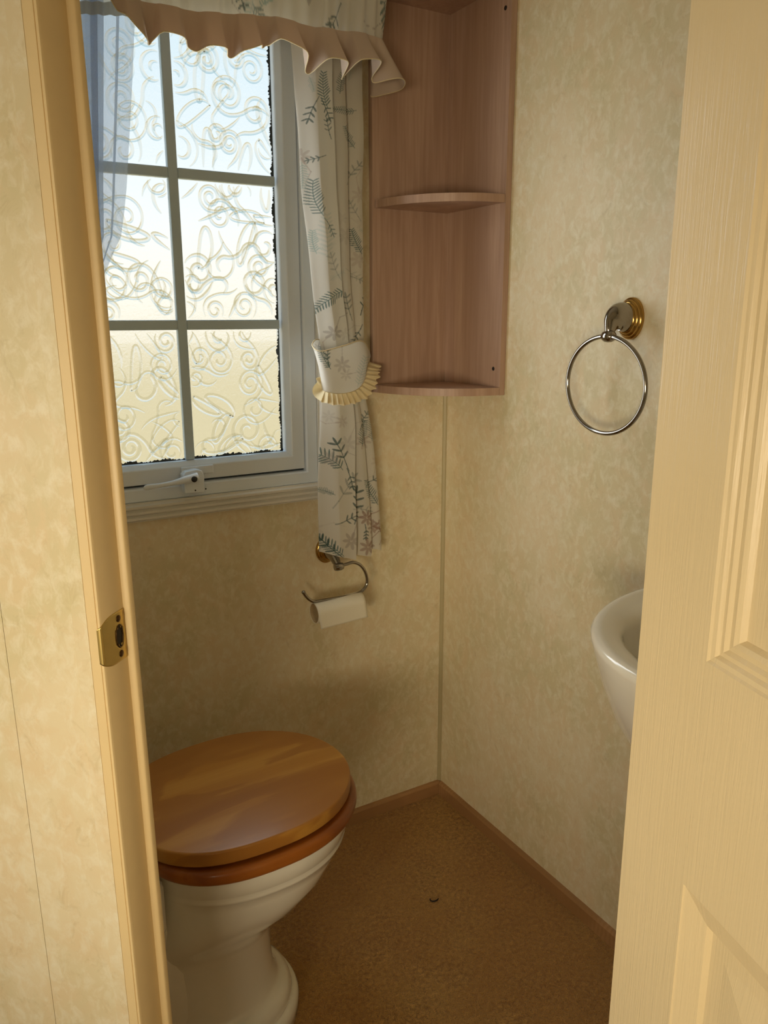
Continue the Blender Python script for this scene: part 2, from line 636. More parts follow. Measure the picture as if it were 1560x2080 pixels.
skirting('baseboard_back', 'x', XL, 0.0, 'low beech skirting along the window wall')
skirting('baseboard_right', 'y', -1.60, -0.010, 'low beech skirting along the towel ring wall')
# corner bead
pr = [(0, 0), (-0.0075, 0), (-0.0068, -0.003), (-0.003, -0.0068), (0, -0.0075)]
v, f = prism(pr, lambda u, w, a: (u, w, a), 0.036, 1.086)
tag(mesh_obj('trim_1', v, f, CORNER), 'thin sage corner bead running up the wall corner', 'corner bead', kind='structure')

# ------------------------------------------------------------------ door frame
jf = empty('trim_2', (E0.x, E0.y, 0), -A45, LEAN)
tag(jf, 'cream painted door frame with rebate and stop on the left', 'door frame', kind='structure')
RX = -0.0085
# vinyl cover strip, then the painted frame edge, then rebate and stop
v, f = prism([(LJ - 0.018, Y_OUT), (LJ - 0.018, Y_OUT - 0.0015), (LJ - 0.0172, Y_OUT - 0.0022), (LJ - 0.0005, Y_OUT - 0.0022), (LJ, Y_OUT)],
             lambda u, w, a: (u, w, a), 0.0, CEIL_Z)
mesh_obj('cover_strip', v, f, WALL, jf)
v, f = prism([(LJ, Y_IN), (LJ, Y_OUT - 0.0018), (LJ + 0.0015, Y_OUT - 0.004), (RX - 0.0055, Y_OUT - 0.005), (RX - 0.0048, Y_OUT - 0.0035),
              (RX - 0.004, Y_OUT - 0.0055), (RX - 0.0015, Y_OUT - 0.0055), (RX, Y_OUT - 0.0035), (RX, -0.0005), (RX + 0.0072, 0.0), (RX + 0.0085, 0.0015),
              (RX + 0.0085, Y_IN)], lambda u, w, a: (u, w, a), 0.0, DOOR_TOP)
auto_smooth(mesh_obj('jamb', v, f, JAMBP, jf), 50)
v, f = prism([(T_R, Y_OUT - 0.0035), (T_R + 0.03, Y_OUT - 0.004), (T_R + 0.034, Y_OUT), (T_R + 0.034, Y_IN), (T_R - 0.011, Y_IN), (T_R - 0.011, 0.0), (T_R, 0.0)],
             lambda u, w, a: (u, w, a), 0.0, DOOR_TOP)
mesh_obj('jamb', v, f, JAMBP, jf)
box('head', (RX, Y_OUT - 0.003, DOOR_TOP - 0.02), (T_R, Y_IN, DOOR_TOP), JAMBP, jf)

# strike plate screwed to the left rebate
_sz = 0.9215
sp = empty('strike_plate', tuple(E0 + TDIR * (_sz * math.sin(LEAN)) + Vector((0, 0, _sz))), -A45, LEAN)
tag(sp, 'worn brass latch strike plate on the left door frame', 'strike plate')
HZ = 0.0275
th = 0.0012
prof = [(RX + 0.0004, -0.0015), (RX + 0.0004, -0.022), (RX + 0.0004, -0.0385), (RX + 0.0002, -0.0420), (RX - 0.0014, -0.0432), (RX - 0.0042, -0.0437)]
rows = []
hole_c, hole_ry, hole_rz = -0.0125, 0.0062, 0.0128
pts = spline(prof, 25)
nz = 33
ys_w = np.linspace(0, 1, 25)
V, Fc = [], []
arc = np.cumsum(np.r_[0, np.hypot(np.diff(pts[:, 0]), np.diff(pts[:, 1]))])
for i in range(25):
    t = arc[i] / arc[-1]
    half = HZ if t < 0.42 else HZ * (1 - 0.32 * ((t - 0.42) / 0.58) ** 2.2)
    for k in range(nz):
        V.append((pts[i, 0], pts[i, 1], (k / (nz - 1) * 2 - 1) * half))
for i in range(24):
    for k in range(nz - 1):
        cy = (pts[i, 1] + pts[i + 1, 1]) / 2
        cz = (V[i * nz + k][2] + V[i * nz + k + 1][2]) / 2
        if i < 16 and ((cy - hole_c) / hole_ry) ** 2 + (cz / hole_rz) ** 2 < 1:
            continue
        Fc.append((i * nz + k, i * nz + k + 1, (i + 1) * nz + k + 1, (i + 1) * nz + k))
pl = mesh_obj('plate', V, Fc, SATINB, sp, smooth=True)
sm = pl.modifiers.new('thickness', 'SOLIDIFY')
sm.thickness = th
sm.offset = 0
rim = [(RX + 0.0008, hole_c + hole_ry * math.cos(a), hole_rz * math.sin(a)) for a in np.linspace(0, 2 * PI, 33)[:-1]]
v, f = tube_vf(rim, 0.0007, 8, closed=True)
mesh_obj('latch_hole_rim', v, f, SCREW, sp, smooth=True)
v, f = lathe_vf([(0, 0.0125), (0.0001, 0.0125), (0.0002, 0.0001)], (RX + 0.0002, hole_c, 0), (1, 0, 0), (0, 0, 1), 0.42, 32)
mesh_obj('latch_hole', v, f, DARK, sp)
for s in (-1, 1):
    v, f = lathe_vf([(0, 0.0038), (0.0006, 0.0038), (0.0012, 0.0028), (0.0014, 0.0001)], (RX + 0.0008, -0.0125, s * 0.0198), (1, 0, 0), (0, 0, 1), 1.0, 20)
    mesh_obj('screw', v, f, SCREW, sp, smooth=True)

# ------------------------------------------------------------------ door, hinged on the right, swung out towards the camera
BANG = R(15)
dr = empty('door_1', (Qh.x, Qh.y, 0), R(-105))
tag(dr, 'cream moulded panel door standing open on the right', 'door', kind='structure')
DW, DT, DZ0, DZ1 = 0.545, 0.035, 0.012, 1.91
P0, P1 = 0.084, DW - 0.084
PAN = [(0.20, 0.812), (1.003, 1.80)]
xs = [0, P0, P1, DW]
zs = [DZ0, PAN[0][0], PAN[0][1], PAN[1][0], PAN[1][1], DZ1]
parts = []
for i in range(3):
    for k in range(5):
        if i == 1 and k in (1, 3):
            continue
        parts.append(box_vf((xs[i], 0, zs[k]), (xs[i + 1], DT, zs[k + 1])))
v, f = merge(parts)
leaf = mesh_obj('door_leaf', v, f, DOORP, dr)
bm = bmesh.new()
bm.from_mesh(leaf.data)
bmesh.ops.remove_doubles(bm, verts=bm.verts, dist=1e-5)
seen = {}
for fc in list(bm.faces):
    seen.setdefault(tuple(sorted(vv.index for vv in fc.verts)), []).append(fc)
bm.verts.index_update()
dead = [g for gs in seen.values() if len(gs) > 1 for g in gs]
bmesh.ops.delete(bm, geom=dead, context='FACES_ONLY')
bmesh.ops.recalc_face_normals(bm, faces=bm.faces)
bm.to_mesh(leaf.data)
bm.free()
PROFILE = [(0.0, 0.0), (0.002, 0.0016), (0.0055, 0.0022), (0.008, 0.0046), (0.0115, 0.0042), (0.0145, 0.0066), (0.019, 0.0058),
           (0.0225, 0.0075), (0.0255, 0.0112), (0.040, 0.0112), (0.093, 0.0046), (0.0945, 0.0016), (0.097, 0.001)]
PROFILE_LOW = [(0.0, 0.0), (0.001, 0.0012), (0.022, 0.0075), (0.0255, 0.0112), (0.040, 0.0112), (0.093, 0.0046), (0.0945, 0.0016), (0.097, 0.001)]
for (z0, z1), pf in zip(PAN, (PROFILE_LOW, PROFILE)):
    rings = []
    for off, dep in pf:
        rings.append([(P0 + off, dep, z0 + off), (P1 - off, dep, z0 + off), (P1 - off, dep, z1 - off), (P0 + off, dep, z1 - off)])
    v, f = loft(rings, False, True)
    back = [(P0, DT - 0.006, z0), (P1, DT - 0.006, z0), (P1, DT - 0.006, z1), (P0, DT - 0.006, z1)]
    n0 = len(v)
    v = v + back
    f = f + [(n0, n0 + 1, n0 + 2, n0 + 3)]
    mesh_obj('panel', v, f, DOORP, dr)
for z in (0.25, 1.66):
    v, f = tube_vf([(-0.004, DT + 0.002, z - 0.035), (-0.004, DT + 0.002, z + 0.035)], 0.0045, 12)
    mesh_obj('hinge', v, f, BRASS, dr, smooth=False)
v, f = lathe_vf([(0, 0.0016), (0.0004, 0.0016), (0.0005, 0.0001)], (0.089, 0.0034, 1.362), (0, -1, 0), (1, 0, 0), 1, 12)
mesh_obj('nail_hole', v, f, CARD, dr)

# ------------------------------------------------------------------ window
win = empty('window_1', (-0.625, 0.0, WZ0))
tag(win, 'white framed window with six obscured panes', 'window', kind='structure')
def W(name, lo, hi, mat, bevel=0.0, parent=win):
    o = (-0.625, 0.0, WZ0)
    return box(name, tuple(a - b for a, b in zip(lo, o)), tuple(a - b for a, b in zip(hi, o)), mat, parent, bevel)


def ring_profile(name, x0, x1, z0, z1, prof, mat, parent=win):
    """prof: list of (offset inwards from the outer rectangle, y)"""
    rings = []
    for off, y in prof:
        rings.append([(x0 + off + 0.625, y, z0 + off - WZ0), (x1 - off + 0.625, y, z0 + off - WZ0),
                      (x1 - off + 0.625, y, z1 - off - WZ0), (x0 + off + 0.625, y, z1 - off - WZ0)])
    v, f = loft(rings, False, False)
    return mesh_obj(name, v, f, mat, parent)


GX0, GX1, GZ0, GZ1 = -0.832, -0.418, 0.967, 1.789
# fixed outer frame (flat face, small step down to the sash)
ring_profile('outer_frame', WX0, WX1, WZ0, WZ1, [(0.0, 0.05), (0.0, -0.004), (0.002, -0.006), (0.024, -0.006), (0.027, -0.003), (0.0285, 0.006), (0.0285, 0.05)], UPVC)
# opening sash
ring_profile('sash', WX0 + 0.029, WX1 - 0.029, WZ0 + 0.033, WZ1 - 0.033,
             [(0.0, 0.04), (0.0, 0.002), (0.0012, 0.0), (0.028, 0.0), (0.030, 0.001), (0.0385, 0.010), (0.0395, 0.014), (0.0395, 0.04)], UPVC)
# seal between sash and frame
ring_profile('sash_seal', WX0 + 0.0275, WX1 - 0.0275, WZ0 + 0.0275, WZ1 - 0.0275, [(0.0, 0.010), (0.006, 0.010)], DARKEDGE)
# glazing bars
BWD = 0.0095
HB = [1.236, 1.516]
W('glazing_bar', (-0.625 - BWD, 0.012, GZ0), (-0.625 + BWD, 0.026, GZ1), BAR, 0.002)
for z in HB:
    for a, b in ((GX0, -0.625 - BWD), (-0.625 + BWD, GX1)):
        W('glazing_bar', (a, 0.012, z - BWD), (b, 0.026, z + BWD), BAR, 0.002)
# panes, each with its embossed scroll relief and a ragged dark strip imitating refraction along its outer edges
rng = random.Random(11)
cols = [(GX0, -0.625 - BWD), (-0.625 + BWD, GX1)]
rws = [(GZ0, HB[0] - BWD), (HB[0] + BWD, HB[1] - BWD), (HB[1] + BWD, GZ1)]


def ribbon(pts, w, h):
    """half-round ridge lying on the plane y=0 of the pane, bulging to -y; pts (x,z)"""
    V, Fc = [], []
    n = len(pts)
    prof = [(-1, 0.0), (-0.72, 0.66), (0.0, 1.0), (0.72, 0.66), (1, 0.0)]
    for i in range(n):
        a, b = pts[max(i - 1, 0)], pts[min(i + 1, n - 1)]
        dx, dz = b[0] - a[0], b[1] - a[1]
        L = math.hypot(dx, dz) or 1
        nx, nz_ = -dz / L, dx / L
        tp = min(1.0, i / 7.0, (n - 1 - i) / 7.0) ** 0.8
        for s, q in prof:
            V.append((pts[i][0] + nx * s * w * (0.3 + 0.7 * tp), -h * q * tp, pts[i][1] + nz_ * s * w * (0.3 + 0.7 * tp)))
    k = len(prof)
    for i in range(n - 1):
        for j in range(k - 1):
            Fc.append((i * k + j, (i + 1) * k + j, (i + 1) * k + j + 1, i * k + j + 1))
    return V, Fc


def scrolls(w, h, rg):
    out = []
    def clip(pts):
        run = []
        for p in pts:
            if 0.003 < p[0] < w - 0.003 and 0.003 < p[1] < h - 0.003:
                run.append(p)
            else:
                if len(run) > 6:
                    out.append(run)
                run = []
        if len(run) > 6:
            out.append(run)
    nx, nz_ = 4, 6
    cells = [(i, k) for i in range(nx) for k in range(nz_)]
    for i, k in cells:
        cx = (i + 0.5 + rg.uniform(-.35, .35)) * w / nx
        cz = (k + 0.5 + rg.uniform(-.35, .35)) * h / nz_
        t = rg.random()
        a0 = rg.uniform(0, 2 * PI)
        sg = rg.choice((-1, 1))
        if t < 0.42:      # spiral running out into a tail
            r0, turns = rg.uniform(0.020, 0.036), rg.uniform(1.3, 2.1)
            pts = []
            for q in range(56):
                u = q / 55
                r = r0 * (0.16 + 0.84 * u)
                pts.append((cx + r * math.cos(a0 + sg * u * turns * 2 * PI), cz + r * math.sin(a0 + sg * u * turns * 2 * PI) * 1.1))
            dx, dz = pts[-1][0] - pts[-2][0], pts[-1][1] - pts[-2][1]
            an = math.atan2(dz, dx)
            for q in range(rg.randint(8, 26)):
                an += sg * 0.06 - sg * 0.16 * (q > 8)
                pts.append((pts[-1][0] + 0.0036 * math.cos(an), pts[-1][1] + 0.0036 * math.sin(an)))
        elif t < 0.72:    # closed drop or loop
            r1, r2 = rg.uniform(0.012, 0.024), rg.uniform(0.026, 0.046)
            pts = []
            for q in range(52):
                u = q / 51 * 2 * PI * 1.06
                x, z = r1 * math.sin(u) * (0.55 + 0.45 * math.cos(u / 2)), -r2 * math.cos(u)
                pts.append((cx + x * math.cos(a0) - z * math.sin(a0), cz + x * math.sin(a0) + z * math.cos(a0)))
        else:             # meandering strand
            pts = [(cx, cz)]
            an = a0
            bend = rg.uniform(-.12, .12)
            for q in range(64):
                if q % 13 == 0:
                    bend = rg.uniform(-.26, .26)
                an += bend
                pts.append((pts[-1][0] + 0.0034 * math.cos(an), pts[-1][1] + 0.0034 * math.sin(an)))
        clip(pts)
    return out


for ci, (x0, x1) in enumerate(cols):
    for ri, (z0, z1) in enumerate(rws):
        pw, ph = x1 - x0, z1 - z0
        pane = mesh_obj('pane', [(0, 0, 0), (pw, 0, 0), (pw, 0, ph), (0, 0, ph)], [(0, 1, 2, 3)], PANE, win)
        pane.location = (x0 + 0.625, 0.019, z0 - WZ0)
        v, f = merge([ribbon(p, rng.uniform(0.0028, 0.0044), 0.0034) for p in scrolls(pw, ph, rng)])
        rel = mesh_obj('scroll_relief', v, f, RELIEF, pane, smooth=True, recalc=False)
        rel.location = (0, -0.0004, 0)
        tag(rel, kind='stuff')
        # ragged dark strip on outer sides, edge refraction put in as colour
        edges = []
        if ci == 1:
            edges.append('r')
        if ci == 0:
            edges.append('l')
        if ri == 0:
            edges.append('b')
        V, Fc = [], []
        for e in edges:
            L = ph if e in 'rl' else pw
            n = int(L / 0.0022)
            base = len(V)
            for q in range(n + 1):
                u = q / n * L
                wdt = 0.0042 + 0.0018 * math.sin(u * 90 + ci) + rng.uniform(-0.0022, 0.0026)
                wdt = max(0.0016, wdt)
                if e == 'r':
                    V += [(pw, -0.0015, u), (pw - wdt, -0.0015, u + rng.uniform(-.0015, .0015))]
                elif e == 'l':
                    V += [(0, -0.0015, u), (wdt, -0.0015, u)]
                else:
                    V += [(u, -0.0015, 0), (u + rng.uniform(-.0015, .0015), -0.0015, wdt)]
            Fc += [(base + 2 * q, base + 2 * q + 2, base + 2 * q + 3, base + 2 * q + 1) for q in range(n)]
        if Fc:
            mesh_obj('edge_refraction', V, Fc, DARKEDGE, pane)

# reeded surround: bottom rail, side and top rails
def reeded(name, length, to_world):
    pr = [(0.0, 0.0), (-0.011, 0.0)]
    W_ = 0.038
    for k in range(3):
        a = 0.003 + k * 0.0115
        pr += [(-0.011, a), (-0.0165, a + 0.003), (-0.0165, a + 0.0075), (-0.011, a + 0.0105)]
    pr += [(-0.011, W_), (0.0, W_)]
    v, f = prism(pr, to_world, 0.0, length)
    return auto_smooth(mesh_obj(name, v, f, TRIMW, win), 35)


Lx = WX1 - WX0 + 0.07
reeded('surround_rail', Lx, lambda u, w, a: (WX0 - 0.035 + a + 0.625, u, -w))
reeded('surround_rail', Lx, lambda u, w, a: (WX0 - 0.035 + a + 0.625, u, WZ1 - WZ0 + w))
reeded('surround_rail', WZ1 - WZ0, lambda u, w, a: (WX1 + 0.625 + w, u, a))
reeded('surround_rail', WZ1 - WZ0, lambda u, w, a: (WX0 + 0.625 - w, u, a))

# cockspur handle
hd = W('handle_keeper', (-0.650, -0.006, 0.938), (-0.583, 0.0, 0.956), UPVC, 0.0025)
o3 = Vector((0.625, 0.0, -WZ0))
hb = [on_y(x, y, -0.024) + o3 for x, y in ((377, 962), (383, 957), (400, 954), (411, 957), (414, 966), (413, 992), (404, 998), (390, 996), (382, 984), (378, 975))]
def loc_poly(pxs, y0, y1, name, parent, bevel=0.0015, mat=UPVC):
    pts = [on_y(x, y, y0) for x, y in pxs]
    v, f = prism([(p.x + 0.625, p.z - WZ0) for p in pts], lambda u, w, a: (u, a, w), y0, y1)
    return mesh_obj(name, v, f, mat, parent, bevel=bevel, segs=2)


hbody = loc_poly(((372, 966), (378, 959), (400, 954), (410, 956), (415, 966), (416, 1000), (376, 1003)), -0.026, -0.004, 'handle_body', win)
lev = [on_y(x, y, -0.030) for x, y in ((402, 968), (380, 974), (352, 981), (325, 986), (305, 989), (291, 992))]
V = []
rings = []
wd = [0.0085, 0.0080, 0.0052, 0.0046, 0.0056, 0.0048]
dp = [0.007, 0.0065, 0.0045, 0.0038, 0.0036, 0.0024]
sp_ = spline([(p.x + 0.625, p.z - WZ0, a, b) for p, a, b in zip(lev, wd, dp)], 26)
for i, q in enumerate(sp_):
    a, b = sp_[max(i - 1, 0)], sp_[min(i + 1, 25)]
    d = Vector((b[0] - a[0], 0, b[1] - a[1])).normalized()
    nrm = Vector((-d.z, 0, d.x))
    sc = 1.0 if i < 24 else (0.8 if i == 24 else 0.35)
    rings.append([Vector((q[0], -0.030, q[1])) + nrm * (math.cos(t) * q[2] * sc) + Vector((0, -1, 0)) * (math.sin(t) * q[3] * sc) for t in [2 * PI * k / 16 for k in range(16)]])
v, f = loft(rings)
lv = mesh_obj('handle_lever', v, f, UPVC, win, smooth=True)
c = on_y(394, 973, -0.034) + o3
v, f = lathe_vf([(0, 0.0062), (0.004, 0.0062), (0.0052, 0.005), (0.0056, 0.0001)], (c.x, -0.0335, c.z), (0, -1, 0), (1, 0, 0), 1, 20)
mesh_obj('lock_button', v, f, BUTTON, lv, smooth=True)
for x, y in ((397, 996), (418, 993)):
    c = on_y(x, y, -0.026) + o3
    yb = -0.026 if x < 410 else -0.006
    c = on_y(x, y, yb) + o3
    v, f = lathe_vf([(0, 0.0017), (0.0008, 0.0015), (0.0009, 0.0001)], (c.x, yb, c.z), (0, -1, 0), (1, 0, 0), 1, 10)
    mesh_obj('screw', v, f, BUTTON, win)

# ------------------------------------------------------------------ corner shelf unit
cs = empty('corner_shelf_unit', (0, 0, 1.086))
tag(cs, 'beech corner shelf unit with quarter-round shelves fixed high in the corner', 'shelf unit')
PLX = -0.208
ZB = 1.086
CT = CEIL_Z - 0.004
def CB(name, lo, hi, bevel=0.0008):
    return box(name, (lo[0], lo[1], lo[2] - ZB), (hi[0], hi[1], hi[2] - ZB), LAM, cs, bevel)


CB('side_panel', (PLX, -0.015, ZB + 0.0005), (-0.0005, -0.0005, CT))
rp_pts = [(-0.0155, ZB), (-0.232, ZB), (-0.2155, 1.49), (-0.203, CT), (-0.0155, CT)]
v, f = prism([(a, b - ZB) for a, b in [(-0.0155, ZB + 0.0005), (-0.2215, ZB + 0.0005), (-0.2215, CT), (-0.0155, CT)]], lambda u, w, a: (a, u, w), -0.015, -0.0005)
mesh_obj('side_panel', v, f, LAM, cs, bevel=0.0008)


def quarter_shelf(z0, z1, ax, ay, e=2.0):
    poly = [(-0.0152, -0.0152)]
    n = 28
    poly.append((ax, -0.0152))
    for k in range(n + 1):
        t = PI / 2 * k / n
        x = ax * abs(math.cos(t)) ** (2 / e)
        y = ay * abs(math.sin(t)) ** (2 / e)
        poly.append((min(x, -0.0152), min(y, -0.0152)))
    cl = []
    for p in poly:
        if not cl or math.hypot(p[0] - cl[-1][0], p[1] - cl[-1][1]) > 1e-4:
            cl.append(p)
    v, f = prism(cl, lambda u, w, a: (u, w, a - ZB), z0, z1)
    return auto_smooth(mesh_obj('shelf', v, f, LAM, cs), 50)


quarter_shelf(1.087, 1.103, PLX, -0.2215, 2.1)
quarter_shelf(1.476, 1.492, PLX + 0.006, -0.2205, 2.1)
quarter_shelf(1.874, 1.890, PLX, -0.2205, 2.1)
for px_, py_ in ((1002, 749), (1027, 16)):
    c = on_x(px_, py_, -0.015)
    v, f = lathe_vf([(0, 0.0044), (0.0006, 0.004), (0.0007, 0.0001)], (-0.015, c.y, c.z - ZB), (-1, 0, 0), (0, 1, 0), 1, 14)
    mesh_obj('screw_cap', v, f, DARK, cs)

# ------------------------------------------------------------------ printed cotton: sprigs of fern and leaf
CREAM = np.array(srgb(232, 227, 216)[:3])
GREEN = np.array(srgb(92, 120, 116)[:3])
DGREEN = np.array(srgb(66, 92, 88)[:3])
PALE = np.array(srgb(168, 190, 184)[:3])
GREYC = np.array(srgb(176, 166, 158)[:3])
RUST = np.array(srgb(150, 104, 82)[:3])


def paint_leaf(P, Cc, cx, cy, ang, L, Wd, col, op=1.0):
    dx, dy = P[..., 0] - cx, P[..., 1] - cy
    m = (np.abs(dx) < L * 1.1) & (np.abs(dy) < L * 1.1)
    if not m.any():
        return
    u = (dx[m] * math.cos(ang) + dy[m] * math.sin(ang)) / L
    w = (-dx[m] * math.sin(ang) + dy[m] * math.cos(ang)) / Wd
    ww = np.sqrt(np.clip(u * (1 - u) * 4, 0, 1)) + 1e-6
    a = np.clip((1 - np.abs(w) / ww) * 3.0, 0, 1) * ((u > 0) & (u < 1)) * op
    Cc[m] = Cc[m] * (1 - a[:, None]) + col * a[:, None]


def paint_line(P, Cc, pts, w, col, op=1.0):
    for (x0, y0), (x1, y1) in zip(pts[:-1], pts[1:]):
        L = math.hypot(x1 - x0, y1 - y0) or 1e-6
        m = (P[..., 0] > min(x0, x1) - w * 2) & (P[..., 0] < max(x0, x1) + w * 2) & (P[..., 1] > min(y0, y1) - w * 2) & (P[..., 1] < max(y0, y1) + w * 2)
        if not m.any():
            continue
        u = ((P[..., 0][m] - x0) * (x1 - x0) + (P[..., 1][m] - y0) * (y1 - y0)) / L
        v_ = np.abs(-(P[..., 0][m] - x0) * (y1 - y0) + (P[..., 1][m] - y0) * (x1 - x0)) / L
        a = np.clip((1 - v_ / w) * 2, 0, 1) * ((u >= -w) & (u <= L + w)) * op
        Cc[m] = Cc[m] * (1 - a[:, None]) + col * a[:, None]


def sprig(P, Cc, x, y, ang, L, kind, op=1.0, curve=0.5, s=1.0):
    """x, y base of stem; ang direction; L length; s: unit scale (1 = pixels of the photograph)"""
    op = op * 0.85
    n = {'fern': 12, 'pale': 10}.get(kind, 4)
    pts = [(x, y)]
    a = ang
    for k in range(n):
        a += curve / n
        pts.append((pts[-1][0] + L / n * math.cos(a), pts[-1][1] + L / n * math.sin(a)))
    col = {'fern': GREEN, 'leaf': DGREEN, 'pale': PALE, 'flower': GREYC, 'rust': RUST}[kind]
    if kind in ('fern', 'pale'):
        paint_line(P, Cc, pts, 1.2 * s, col, op * 0.8)
        a = ang
        for k in range(1, len(pts)):
            a += curve / n
            ln = L * (0.30 if k > 3 else 0.18) * (1.12 - 0.75 * k / len(pts))
            for sg in (-1, 1):
                paint_leaf(P, Cc, pts[k][0], pts[k][1], a + sg * 1.0, ln, max(0.85 * s, L / n * 0.26), col, op)
    elif kind == 'leaf':
        paint_line(P, Cc, pts, 1.3 * s, col, op * 0.9)
        a = ang
        for k in range(2, len(pts)):
            a += curve / n
            for sg in (-1, 1):
                paint_leaf(P, Cc, pts[k][0], pts[k][1], a + sg * 0.95, L * 0.27, max(1.6 * s, L * 0.042), col, op)
        paint_leaf(P, Cc, pts[-1][0], pts[-1][1], a, L * 0.27, max(1.6 * s, L * 0.042), col, op)
    else:
        for k in range(7):
            an = ang + k * 2 * PI / 7
            paint_leaf(P, Cc, x + 2 * s * math.cos(an), y + 2 * s * math.sin(an), an, L * 0.42, L * 0.10, col, op * 0.75)
        paint_line(P, Cc, [(x, y), (x + L * math.cos(ang), y + L * math.sin(ang)), (x + L * 1.5 * math.cos(ang + .3), y + L * 1.5 * math.sin(ang + .3))], 1.2 * s, col, op * 0.8)


# ------------------------------------------------------------------ main curtain
rows_px = [(40, 590, 668, 703, 738), (120, 597, 671, 704, 741), (200, 602, 674, 705, 741), (330, 612, 678, 707, 742), (420, 619, 681, 709, 742),
           (500, 627, 686, 711, 742), (600, 638, 694, 715, 741), (690, 650, 704, 721, 741), (745, 660, 707, 722, 740), (800, 657, 712, 726, 743),
           (850, 652, 719, 734, 752), (905, 650, 720, 741, 760), (1000, 649, 720, 749, 769), (1070, 650, 720, 754, 775), (1140, 652, 721, 759, 780)]
NV, NF = 900, (110, 60, 56)
tab = np.array(rows_px, float)
yy = np.linspace(40, 1140, NV)
bx = [np.interp(yy, tab[:, 0], tab[:, i]) for i in (1, 2, 3, 4)]
for i in range(4):
    k = np.ones(61) / 61
    bx[i] = np.convolve(np.pad(bx[i], 30, mode='edge'), k, 'valid')
XP, DP = [], []
for fi, nf in enumerate(NF):
    t = np.linspace(0, 1, nf)
    amp = (0.020, 0.014, 0.012)[fi]
    base = (0.0, 0.006, 0.011)[fi]
    # each fold bulges forward and tucks in sharply behind the fold on its left
    left = 4.0 if fi else 0.0
    xs_ = (bx[fi] - left)[:, None] + (bx[fi + 1] - bx[fi] + left)[:, None] * t[None]
    shp = np.clip(t / (0.22 if fi else 0.45), 0, 1) ** 0.7 * np.clip((1 - t) / 0.07, 0, 1) ** 0.5
    rip = 0.0022 * np.sin(t * PI * (3.1, 2.2, 2.0)[fi] + 0.4)
    dep = base + (0.014 if fi else 0.004) - (amp + (0.012 if fi else 0.004)) * shp + rip
    XP.append(xs_)
    DP.append(np.repeat(dep[None], NV, 0))
XP = np.concatenate(XP, 1)
DP = np.concatenate(DP, 1)
# hem: each fold ends at its own height
tcol = np.linspace(0, 1, XP.shape[1])
hem = np.interp(np.linspace(0, 1, XP.shape[1]), [0, 0.1, 0.3, 0.47, 0.50, 0.72, 0.745, 0.9, 1.0], [1122, 1124, 1129, 1134, 1126, 1130, 1116, 1117, 1120])
YP = 40 + (yy[:, None] - 40) / 1100 * (hem[None] - 40)
